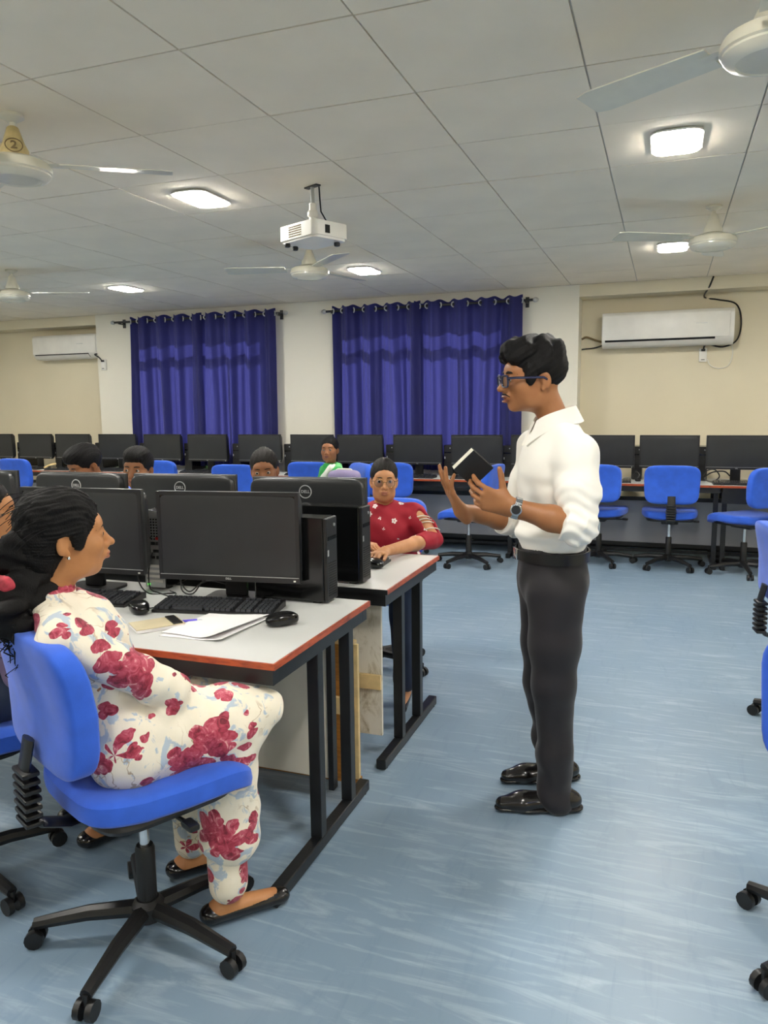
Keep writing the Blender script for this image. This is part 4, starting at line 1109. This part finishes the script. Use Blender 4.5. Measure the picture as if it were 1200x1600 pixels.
# hair: short sides, tall wavy top
hr = Blob()
hd.e(hr, (0, -.020, .040), (.0815, .103, .090), .02); hd.e(hr, (0, .012, .100), (.066, .092, .040), .03); hd.e(hr, (0, .072, .092), (.056, .034, .028), .02); hd.e(hr, (.0, -.045, .085), (.066, .065, .050), .02)
for q in (-1, 1): hd.e(hr, (q*.070, .030, .012), (.010, .018, .036), .012); hd.e(hr, (q*.045, .075, .072), (.022, .026, .022), .02)
hd.cutface(hr, .012); hr.plane(hd(0, -.06, -.066), -hd.R[:, 2]+.35*hd.R[:, 1]*0)
def man_hair(P):
    L = hd.inv(P); t = L[:, 0]*1.0; m = np.clip((L[:, 2]-.03)/.05, 0, 1)
    w = np.sin(L[:, 1]*95+3*np.sin(L[:, 0]*38)+L[:, 2]*30)*.0042+np.sin(L[:, 0]*140+L[:, 1]*45+2*np.sin(L[:, 1]*60))*.0022
    return w*m + np.sin(L[:, 2]*320+L[:, 1]*180)*.0007 + .004*(1-m)*np.clip((-.01-L[:, 2])/.05, 0, 1)
P_obj('hair', hr, 'hair_black', man, .003, man_hair, relax=0)
# shirt
sh = Blob()
sh.ell(chest+A3(0, 0, .0), (.172, .112, .175), Rt, .05); sh.cone(PP(862, 846), chest, .142, .150, .06, (Rt[:, 1], .78)); sh.ell(PP(862, 832), (.166, .134, .048), Rt, .03)
sh.cone(nb_-A3(0, 0, .03), PP(866, 700), .062, .09, .04)
for S, E_, W_, t in ((SL, EL, WL, .16), (SR, ER, WR, .30)):
    sh.cone(nb_-A3(0, 0, .034), S, .056, .060, .05); sh.chain([S, S*.5+E_*.5, E_+A3(0, 0, .005)], [.070, .066, .062], .035)
    d = W_-E_; sh.cone(E_-unit(d)*.005, E_+d*t, .061, .056, .02, None, True)
    sh.cone(E_+d*(t-.10), E_+d*(t+.06), .0605, .060, .008, None, True)
sh.cone(nb_-unit(A3(0, 0, 1))*.0+A3(0, 0, .02), nb_+A3(0, 0, .12), .056, .058, .01, None, False, True)
sh.plane(PP(862, 853), -up); sh.plane(nb_+up*.012, unit(up+Rt[:, 1]*.55))
ua = unit(EL-SL)
def shirt_folds(P):
    f = waves(P, 7, 3, 9, .0050, 3, None); g = waves(P, 7, 8, 18, .0038, 5, None)
    low = np.clip((1.20-P[:, 2])/.25, 0, 1); el = np.exp(-(((P-EL)**2).sum(1))/.012)
    return f*(.4+.8*low)+g*(.4+.6*low)+np.sin((P@ua)*170+3*np.sin(P[:, 0]*40))*.004*el
P_obj('shirt', sh, 'shirt_white', man, .0045, shirt_folds)
# collar: a stand with two falling points, placket and buttons
fw, rt = Rt[:, 1], Rt[:, 0]
col = MB(); N = 36; vs = []; cc = PP(871, 650)
for i in range(N+1):
    a = -PI*.90+2*PI*.90*i/N; dirv = -fw*math.cos(a)+rt*math.sin(a); e = abs(a)/(PI*.90)
    ctr = cc+fw*(.020*e)-mbase; tip = max(0, (e-.55)/.45)
    for rr, zz in ((.058, .030-.052*e**2), (.063, .037-.052*e**2), (.092+.010*tip, -.014-.030*e-.056*tip**1.5), (.086+.010*tip, -.018-.030*e-.056*tip**1.5)):
        vs.append(ctr+dirv*rr+up*zz)
fs = []
for i in range(N):
    for k in range(4):
        a = i*4+k; b = i*4+(k+1) % 4; fs.append([a, b, b+4, a+4])
fs += [[0, 1, 2, 3], [N*4+3, N*4+2, N*4+1, N*4]]
col.add([Vector(x) for x in vs], fs).obj('collar', 'shirt_white', man)
# belt, buckle and trousers
def ring_band(center, R, a, b, h, th, n=48):
    vs = []; fs = []
    for i in range(n):
        t = 2*PI*i/n; c, s_ = math.cos(t), math.sin(t)
        for rr, zz in ((0, -h/2), (th, -h/2), (th, h/2), (0, h/2)): vs.append(Vector(center+R[:, 0]*((a+rr)*c)+R[:, 1]*((b+rr)*s_)+up*zz))
    for i in range(n):
        for k in range(4): fs.append([i*4+k, i*4+(k+1) % 4, ((i+1) % n)*4+(k+1) % 4, ((i+1) % n)*4+k])
    return MB().add(vs, fs)
bc = PP(862, 863)
ring_band(bc-mbase, Rt, .153, .123, .036, .006).obj('belt', 'belt_black', man)
MB().box(Vector(bc+fw*.131-mbase), (.045, .008, .04), rot=Matrix(Rt.tolist()), bev=.003).obj('buckle', 'watch_steel', man)
tr_ = Blob(); tr_.ell(PP(864, 905), (.150, .122, .115), Rt, .04)
tr_.cone(PP(862, 860), PP(863, 900), .148, .150, .02, (fw, .79))
for h_, k_, a_, q in ((HL, KL, AL, -1), (HR, KR, AR, 1)):
    tr_.chain([h_, h_*.45+k_*.55, k_, k_*.35+a_*.65, a_+A3(0, 0, -.01)], [.101, .088, .074, .064, .066], .03)
tr_.plane(PP(862, 852), up)
def tr_folds(P):
    lo = np.clip((.40-P[:, 2])/.35, 0, 1); return waves(P, 6, 3, 7, .0035, 8, up)+waves(P, 5, 5, 11, .006, 9, None)*lo+waves(P, 5, 6, 12, .003, 10, None)*np.exp(-((P[:, 2]-.80)/.1)**2)
P_obj('trousers', tr_, 'trouser_dark', man, .006, tr_folds)
for a_, aa, q in ((AL, 200, 0), (AR, 206, 1)):
    f2 = A3(math.cos(math.radians(aa)), math.sin(math.radians(aa)), 0); g = A3(a_[0], a_[1], 0); s2 = A3(-f2[1], f2[0], 0)
    sb = Blob(); sb.cone(g-f2*.055+up*.038, g+f2*.12+up*.034, .040, .040, .02, (up, .8)); sb.cone(g+f2*.12+up*.03, g+f2*.185+up*.028, .040, .030, .03, (up, .75)); sb.cone(g-f2*.02+up*.05, g+up*.10, .042, .044, .03)
    sb.plane(g+up*.012, -up); o = P_obj('shoe', sb, 'shoe_black', man, .005)
    so = Blob(); so.cone(g-f2*.06+up*.012, g+f2*.10+up*.012, .041, .043, .01, (up, .28)); so.cone(g+f2*.10+up*.012, g+f2*.19+up*.012, .043, .030, .01, (up, .32)); so.plane(g+up*.001, -up)
    P_obj('sole', so, 'shoe_black', man, .005)
# wrist watch (worn: part of the dressed figure)
d = unit(WL-EL); wc = EL+(WL-EL)*.93-mbase; xw = unit(np.cross(d, tc)); Rw = np.stack([xw, np.cross(d, xw), d], 1)
mw = MB(); nL = 20
for i in range(nL):
    a = 2*PI*i/nL; p = wc+Rw[:, 0]*(.0335*math.cos(a))+Rw[:, 1]*(.0305*math.sin(a))
    t_ = unit(-Rw[:, 0]*math.sin(a)+Rw[:, 1]*math.cos(a)); n_ = np.cross(t_, d); mw.box(Vector(p), (.0095, .022, .0045), rot=Matrix(np.stack([t_, d, n_], 1).tolist()), bev=.001, seg=1)
wt = mw.obj('watch_bracelet', 'watch_steel', man)
pw = wc-(-tc)*.036; qd = Vector((0, 0, 1)).rotation_difference(Vector(tc)).to_matrix().to_4x4()
MB().lathe([(.016, -.004), (.019, -.002), (.019, .004), (.015, .006)], 24, xf=Matrix.Translation(Vector(pw)) @ qd).obj('watch_case', 'watch_steel', man)
MB().lathe([(.0145, .0060), (.0145, .0066)], 24, xf=Matrix.Translation(Vector(pw)) @ qd).obj('watch_face', 'watch_dial', man)
# the small black diary in his hand
dc = PP(738, 730, -.20); e1 = unit(PP(742, 708, -.19)-PP(712, 737, -.19)); nn = unit(tc*.85+(ir*.7-up*.7)*.55); nn = unit(nn-e1*np.dot(nn, e1)); e2 = np.cross(nn, e1)
dy = empty('diary', tuple(dc)); tag(dy, 'small black diary with pale page edges held by the standing person', 'diary'); Rd = Matrix(np.stack([e1, e2, nn], 1).tolist())
MB().box((0, 0, 0), (.088, .100, .020), rot=Rd).obj('pages', 'page_edge', dy, smooth=False)
m = MB(); m.box(Vector(nn*.0115), (.093, .102, .003), rot=Rd, bev=.001, seg=1); m.box(Vector(-nn*.0115), (.093, .102, .003), rot=Rd, bev=.001, seg=1)
s_ = 1 if np.dot(e2, ir-up) > 0 else -1
m.box(Vector(e2*s_*.0505), (.093, .003, .026), rot=Rd); m.obj('cover', 'diary_black', dy)
# ================================================================ seated people
def seated(label, base, az, hd, top, bottom, skinm, h=.005, armsL=None, armsR=None, sleeve=.9, mouth=0.0, female=True, lipm='lips_rose', handsL=None, handsR=None,
           long_top=False, bare_arm=False, sw=.165, folds=1.0, hb=None, kn=None, sub=None, eyes=True, iris=(0, 0), browt=.003, neckr=.045, seat=.50, sd=.055, slim=1.0, ak=.03):
    root = empty('person', (base[0], base[1], 0)); tag(root, label, 'person'); rb = np.array(root.location); R = rotm(az); fw, rt = R[:, 1], R[:, 0]; up = A3(0, 0, 1)
    pel = rb+up*(seat+.10); nk = hd(0, -.045, -.125)-up*.035; chest = pel*.36+nk*.64-up*.06+fw*.01; chest[2] = pel[2]+(nk[2]-pel[2])*.60
    SL = nk-rt*sw-up*sd; SR = nk+rt*sw-up*sd
    arms = []
    for S, spec, q in ((SL, armsL, -1), (SR, armsR, 1)):
        if spec is None: E_ = S+rt*q*.06-up*.26+fw*.06; W_ = E_+fw*.22-rt*q*.06-up*.0
        else: E_, W_ = [np.asarray(x, float) for x in spec]
        arms.append((S, E_, W_))
    body = Blob(); hd.add(body, mouth, female)
    body.cone(hd(0, -.030, -.045), nk, neckr, neckr+.004, .03); body.ell(chest, (.135, .09, .15), R, .04); body.ell(pel, (.15, .115, .11), R, .04); body.cone(pel, chest, .11, .11, .05, (fw, .8))
    for i, (S, E_, W_) in enumerate(arms):
        body.cone(nk-up*.02, S, .036, .042, .03); body.chain([S, S*.5+E_*.5, E_], [.042, .039, .034], .02); mid = E_*.6+W_*.4; body.chain([E_, mid, W_], [.035, .035, .023], .02)
        hs = (handsL, handsR)[i]
        if hs: hand(body, W_, *hs)
        else: hand(body, W_, W_-E_, up, 1 if i == 1 else -1, (.4, .45, .5, .55), .05, (.5, .3), .92)
    legs = []
    for q in (-1, 1):
        hp = pel+rt*q*.085-up*.02; K = (pel+fw*.43+rt*q*.10-up*.03) if kn is None else np.asarray(kn[(q+1)//2], float); A_ = K*1.0-fw*.02; A_[2] = .09
        legs.append((hp, K, A_)); body.chain([hp, K, A_], [.068, .048, .036], .03)
        body.cone(A_-fw*.03-up*.05, A_+fw*.13-up*.06, .033, .026, .02, (up, .8))
    mats = [skinm, lipm]
    P_obj('body', body, mats, root, h, mi=lipmi(hd))
    hd.kids(root, rb, iris, browt=browt, eyes=eyes)
    tp = Blob(); tp.ell(chest, (.152*slim, .108*slim, .155), R, .05); tp.cone(pel, chest, .128*slim, .126*slim, .06, (fw, .82)); tp.ell(pel, (.165*slim, .135, .11), R, .05); tp.cone(nk-up*.005, chest, .058, .09, .05)
    for S, E_, W_ in arms:
        tp.cone(nk-up*.025, S, .050, .052, .045); tp.chain([S, S*.5+E_*.5, E_], [.057, .054, .049], ak)
        if sleeve > 0: d = W_-E_; tp.cone(E_, E_+d*sleeve, .050, .041, .015, None, True)
    if long_top:
        for hp, K, A_ in legs: tp.chain([hp, K], [.10, .082], .06); tp.cone(K, K*.35+A_*.65, .080, .085, .05)
        tp.cone(pel+fw*.1, pel+fw*.36, .10, .07, .08, (up, .8))
    tp.cone(nk+hd.R[:, 2]*.012, hd(0, -.03, -.06), neckr+.006, neckr+.004, .008, None, False, True)
    if sub: sub(tp, dict(S=arms, nk=nk, fw=fw, rt=rt, chest=chest))
    f1 = lambda P: folds*(waves(P, 7, 3, 8, .0035, 21, None)+waves(P, 6, 8, 17, .0022, 22, None))
    P_obj('top', tp, top, root, max(h, .005), f1)
    if bottom:
        lg = Blob()
        for hp, K, A_ in legs: lg.chain([hp, K, A_+up*.02], [.090, .070, .055], .03)
        P_obj('trousers', lg, bottom, root, .009, lambda P: waves(P, 5, 3, 8, .004, 23, None))
        for hp, K, A_ in legs:
            g = A3(A_[0], A_[1], 0); sb = Blob(); sb.cone(g-fw*.05+up*.03, g+fw*.15+up*.026, .036, .030, .02, (up, .75)); sb.plane(g+up*.002, -up); P_obj('shoe', sb, 'shoe_black', root, .007)
    return root, rb, dict(nk=nk, pel=pel, chest=chest, R=R, legs=legs, arms=arms)
def scalp(hd, b, grow=1.0, drop=0.0, cut=True, low=-.05):
    hd.e(b, (0, -.020, .038), (.0795*grow, .101*grow, .0885*grow), .02)
    if cut: hd.cutface(b, drop)
    b.plane(hd(0, 0, low), -hd.R[:, 2])
def combed(hd, amp=.0012, f=260):
    def d(P):
        L = hd.inv(P); return amp*np.sin(np.arctan2(L[:, 0], L[:, 2]+.02)*60+3*np.sin(L[:, 1]*40))+amp*.6*np.sin(L[:, 0]*f+L[:, 2]*f*.4)
    return d

# ---- girl in the floral top (nearest)
gb = (-1.31, 1.585); PP = view_plane(*gb); tc = toward(*gb); ir = A3(-tc[1], tc[0], 0); up = A3(0, 0, 1)
hd = Head(PP(103, 838, .0), rotm(math.radians(52), .03, -.04), .95)
azg = math.radians(46); Rg = rotm(azg); gfw, grt = Rg[:, 1], Rg[:, 0]; gpel = A3(gb[0], gb[1], .60)
ELg, WLg = PP(60, 1090, .18), PP(170, 1125, .27); ERg, WRg = PP(266, 1078, -.09), PP(262, 1112, .14)
knees = [at(300, 1095, Z=.56), at(358, 1135, Z=.57)]
girl, rb, J = seated('person in a cream floral top with long curly black hair, seated in front', gb, azg, hd, 'floral_print', 'floral_print', 'skin_girl', .0035,
    (ELg, WLg), (ERg, WRg), 1.0, iris=(.25, .0), long_top=True, sw=.17, kn=knees, neckr=.044, slim=.9, ak=.012)
hr = Blob(); scalp(hd, hr, 1.05, .006, low=-.115); hd.e(hr, (0, -.065, -.03), (.073, .06, .085), .03); hd.e(hr, (0, -.02, .075), (.07, .085, .045), .03)
for q in (-1, 1): hd.e(hr, (q*.068, .020, .005), (.009, .016, .036), .012)
P_obj('hair', hr, 'hair_black', girl, .0035, lambda P: combed(hd, .0016)(P)+waves(P, 6, 20, 45, .0016, 31, None), relax=0)
# pony tail: a heavy mass plus separate curls
root_p = hd(-.005, -.115, -.035); tail = [root_p, PP(38, 925, -.02), PP(28, 960, -.05), PP(40, 992, -.07)]
tl = Blob(); tl.chain([hd(0, -.08, -.02)]+tail, [.05, .048, .060, .058, .030], .04); tl.ell(PP(75, 945, -.03), (.05, .045, .06), None, .04)
P_obj('pony_tail', tl, 'hair_black', girl, .004, lambda P: waves(P, 8, 12, 30, .010, 33, None), relax=0)
m = MB(); rr = random.Random(5)
for i in range(150):
    a = rr.random(); p0 = Vector(tail[1])*(1-a)+Vector(tail[2])*a+Vector((rr.uniform(-.05, .05), rr.uniform(-.05, .05), rr.uniform(-.04, .05)))
    w1, w2 = rr.uniform(0, 6), rr.uniform(0, 6); pts = []; Ln = rr.uniform(.06, .13)
    for j in range(14):
        t = j/13; pts.append(p0-Vector(rb)+Vector((.014*math.sin(13*t+w1), .014*math.cos(13*t+w2), -Ln*t)))
    m.tube(pts, [rr.choice((.0022, .0034, .0048))*(1-.75*j/13) for j in range(14)], 5)
for i in range(34):       # loose strands around the head
    th = rr.uniform(-.4, PI+.4); d0 = A3(math.cos(th)*.076, rr.uniform(-.10, .03), .036+math.sin(th)*.084); d0[2] = max(d0[2], -.05); pts = []
    for j in range(10):
        t = j/9; k = 1.035+.03*math.sin(PI*t); q = A3(d0[0]*k, d0[1]-.10*t, d0[2]*k-.05*t*t); pts.append(Vector(hd(*q)-rb))
    m.tube(pts, .0009, 4)
o = m.obj('curls', 'hair_black', girl); o['kind'] = 'stuff'
sc = Blob(); c0 = PP(14, 908, -.045); axv = unit(tail[1]-tail[0]+A3(0, 0, -.02))
for i in range(14):
    a = 2*PI*i/14; e1_ = unit(np.cross(axv, up)); e2_ = np.cross(axv, e1_); sc.ell(c0+(e1_*math.cos(a)+e2_*math.sin(a))*.027, (.019, .019, .019), None, .006)
P_obj('scrunchie', sc, 'scrunchie_red', girl, .004, lambda P: waves(P, 5, 20, 40, .002, 41, None))
MB().lathe([(.0, .004), (.0035, .003), (.0045, 0), (.0035, -.003), (0, -.004)], 10, c=tuple(hd(.0785, -.010, -.042)-rb), caps=False).obj('earring', 'chrome', girl)
# stand-up collar of the top
nk = J['nk']; cl = Blob()
for i in range(20):
    a = 2*PI*i/20; cl.cone(nk+Rg[:, 0]*.056*math.cos(a)+Rg[:, 1]*.052*math.sin(a)+up*.0, nk+Rg[:, 0]*.053*math.cos(a)+Rg[:, 1]*.049*math.sin(a)+up*.035, .0075, .005, .012)
P_obj('collar', cl, 'floral_print', girl, .0035)

# ---- girl in red with spectacles
rbx = (-1.345, 3.80); PP = view_plane(*rbx); tc = toward(*rbx); ir = A3(-tc[1], tc[0], 0)
azr = math.atan2(-1, .22); hd = Head(PP(600, 751, -.10), rotm(math.atan2(tc[1], tc[0])+.05, .0, .02), .93, .95)
tbl = .775
ER_, WR_ = at(575, 873, Z=tbl), at(622, 868, Z=tbl)          # her right arm is at the picture's left, behind the tower
EL_, WL_ = PP(678, 842, -.17), A3(*at(600, 862, Z=.785))
def openings(tp, g):
    S, E_, W_ = g['S'][0]; ax_ = unit(E_-S); out = tc*.75+ir*.45+up*.35; out = unit(out-ax_*np.dot(out, ax_))
    tp.ell(S*.46+E_*.54+out*.050, (.034, .034, .080), np.stack([unit(np.cross(unit(E_-S), out)), out, unit(E_-S)], 1), .006, True)
red, rb, J = seated('person in a dark red top with white flowers and round spectacles, arms on the table', rbx, azr, hd, 'red_print', 'denim', 'skin_red', .004,
    (EL_, WL_), (A3(-1.56, 3.60, .80), A3(-1.36, 3.40, .785)), .33, iris=(0, 0), sw=.165, sub=openings, browt=.0032, sd=.030,
    handsL=(WL_-EL_, up-.3*tc, -1, (.55, .6, .65, .7), .03, (.5, .5), .88), handsR=(unit(A3(.5, -.2, 0)), up, 1, (.5, .55, .6, .6), .03, (.5, .5), .88))
hr = Blob(); scalp(hd, hr, 1.02, .0, low=-.06); hd.e(hr, (0, -.10, .02), (.035, .03, .035), .02); P_obj('hair', hr, 'hair_brown', red, .004, combed(hd, .001), relax=0)
glasses(hd, red, rb, 'frame_gold', .0014, .0235, .0225, False)
S, E_, W_ = J['arms'][0]; ax = unit(E_-S); out = tc*.75+ir*.45+up*.35; out = unit(out-ax*np.dot(out, ax)); m = MB(); sd = unit(np.cross(ax, out))
for t in (.30, .42, .54, .80):
    c = S+(E_-S)*t-rb; m.tube([Vector(c+sd*(.052*math.sin(a))+out*(.050*math.cos(a))-ax*(.02*math.sin(a))) for a in np.linspace(-.9, .9, 9)], .0026, 6)
m.obj('sleeve_laces', 'scarf_white', red)

# ---- three students behind the monitor backs
def student(label, hx, hy, Y, az, pitch, roll, sc, top, skinm, hairf, base=None, iris=(0, 0), female=False, browt=.0042, arms=None):
    p = at(hx, hy, Y=Y); b = base if base else (p[0]+.02, p[1]+.16); hd = Head(p, rotm(az, pitch, roll), sc)
    r, rb, J = seated(label, b, -PI/2, hd, top, 'denim', skinm, .0055, female=female, sleeve=.5, iris=iris, browt=browt, lipm='lips_dark', armsL=arms and arms[0], armsR=arms and arms[1])
    hr = Blob(); hairf(hd, hr); P_obj('hair', hr, 'hair_black' if not female else 'hair_brown', r, .0045, combed(hd, .0014), relax=0); return r, hd
def boy_hair(hd, b):
    scalp(hd, b, 1.06, .004, low=-.055); hd.e(b, (0, .02, .095), (.064, .08, .035), .03); hd.e(b, (0, .075, .075), (.05, .03, .024), .02)
def girl_hair(hd, b): scalp(hd, b, 1.02, .0, low=-.06); hd.e(b, (0, -.10, .05), (.035, .035, .035), .02); hd.e(b, (0, -.05, .11), (.02, .025, .016), .02)
student('person with short black hair bending the head behind a monitor', 132, 727, 3.80, -PI/2-.35, -.42, .05, 1.0, 'shirt_grey', 'skin_boy', boy_hair, base=(-3.38, 3.97), iris=(0, -.2))
student('person with short black hair peering out between two monitor backs', 215, 733, 3.56, -PI/2+.30, -.05, .04, .96, 'shirt_check', 'skin_boy', boy_hair, base=(-2.70, 3.80), iris=(.3, 0))
student('person with tied-back hair hidden up to the eyes behind a monitor back', 413, 735, 3.62, -PI/2+.40, -.12, -.05, .93, 'top_purple', 'skin_boy', girl_hair, iris=(.1, -.1), female=True, browt=.003)
# ---- girl at the left edge
p = at(-26, 803, Y=1.80); hd = Head(p, rotm(math.radians(40), .0, 0), .94)
r_, rb, J = seated('person with spectacles cut by the left edge of the picture', (-2.02, 1.63), math.radians(60), hd, 'top_purple', 'denim', 'skin_girl', .005, sleeve=.6)
hr = Blob(); scalp(hd, hr, 1.03, .0, low=-.06); hd.e(hr, (0, -.10, .0), (.04, .04, .06), .02); P_obj('hair', hr, 'hair_brown', r_, .0045, combed(hd, .0012), relax=0); glasses(hd, r_, rb, 'frame_gold', .0014, .0235, .021, False)
# ---- woman in green near the back wall
gx = (-2.82, 6.46); PP = view_plane(*gx); tc = toward(*gx); ir = A3(-tc[1], tc[0], 0)
azw = math.atan2(-.69, -.72); hd = Head(PP(515, 703, -.08), rotm(math.atan2(tc[1], tc[0])-.28, .02, 0), .96)
grn, rb, J = seated('person in a green top with a pale scarf, seated by the back tables', gx, azw, hd, 'kurta_green', 'scarf_white', 'skin_green', .006, sleeve=.25, sw=.17, browt=.003, lipm='lips_dark')
hr = Blob(); scalp(hd, hr, 1.02, .0, low=-.06); hd.e(hr, (0, -.10, .0), (.04, .035, .04), .02); P_obj('hair', hr, 'hair_black', grn, .005, combed(hd, .001), relax=0)
nk = J['nk']; R = J['R']; sf = Blob(); ch = J['chest']
sf.chain([nk-R[:, 0]*.06+up*.01-R[:, 1]*.05, nk-R[:, 0]*.12+up*.0+R[:, 1]*.05, ch-R[:, 0]*.06+R[:, 1]*.125, ch+R[:, 0]*.02+R[:, 1]*.13-up*.10], [.022, .026, .032, .036], .03)
P_obj('scarf', sf, 'scarf_white', grn, .006, lambda P: waves(P, 6, 10, 22, .005, 51, None))
s2 = Blob(); s2.chain([nk-R[:, 0]*.10-R[:, 1]*.03, nk-R[:, 0]*.20-up*.06, nk-R[:, 0]*.25-up*.18], [.04, .045, .04], .03); P_obj('scarf_end', s2, 'dupatta_green', grn, .006, lambda P: waves(P, 6, 10, 22, .005, 52, None))
# lilac bag on the table edge side: stands on her lap
bgc = PP(538, 741, -.30); bag = empty('handbag', (bgc[0], bgc[1], .62)); tag(bag, 'small lilac bag on the lap of the person in green', 'handbag')
MB().super((0, 0, bgc[2]-.62-.06), (.30, .14, .20), .5, .6, 32, 14).obj('bag_body', 'bag_lilac', bag)
MB().tube([(-.12, 0, bgc[2]-.62+.0), (-.06, 0, bgc[2]-.62+.045), (.06, 0, bgc[2]-.62+.045), (.12, 0, bgc[2]-.62+.0)], .008, 8).obj('strap', 'scarf_white', bag)
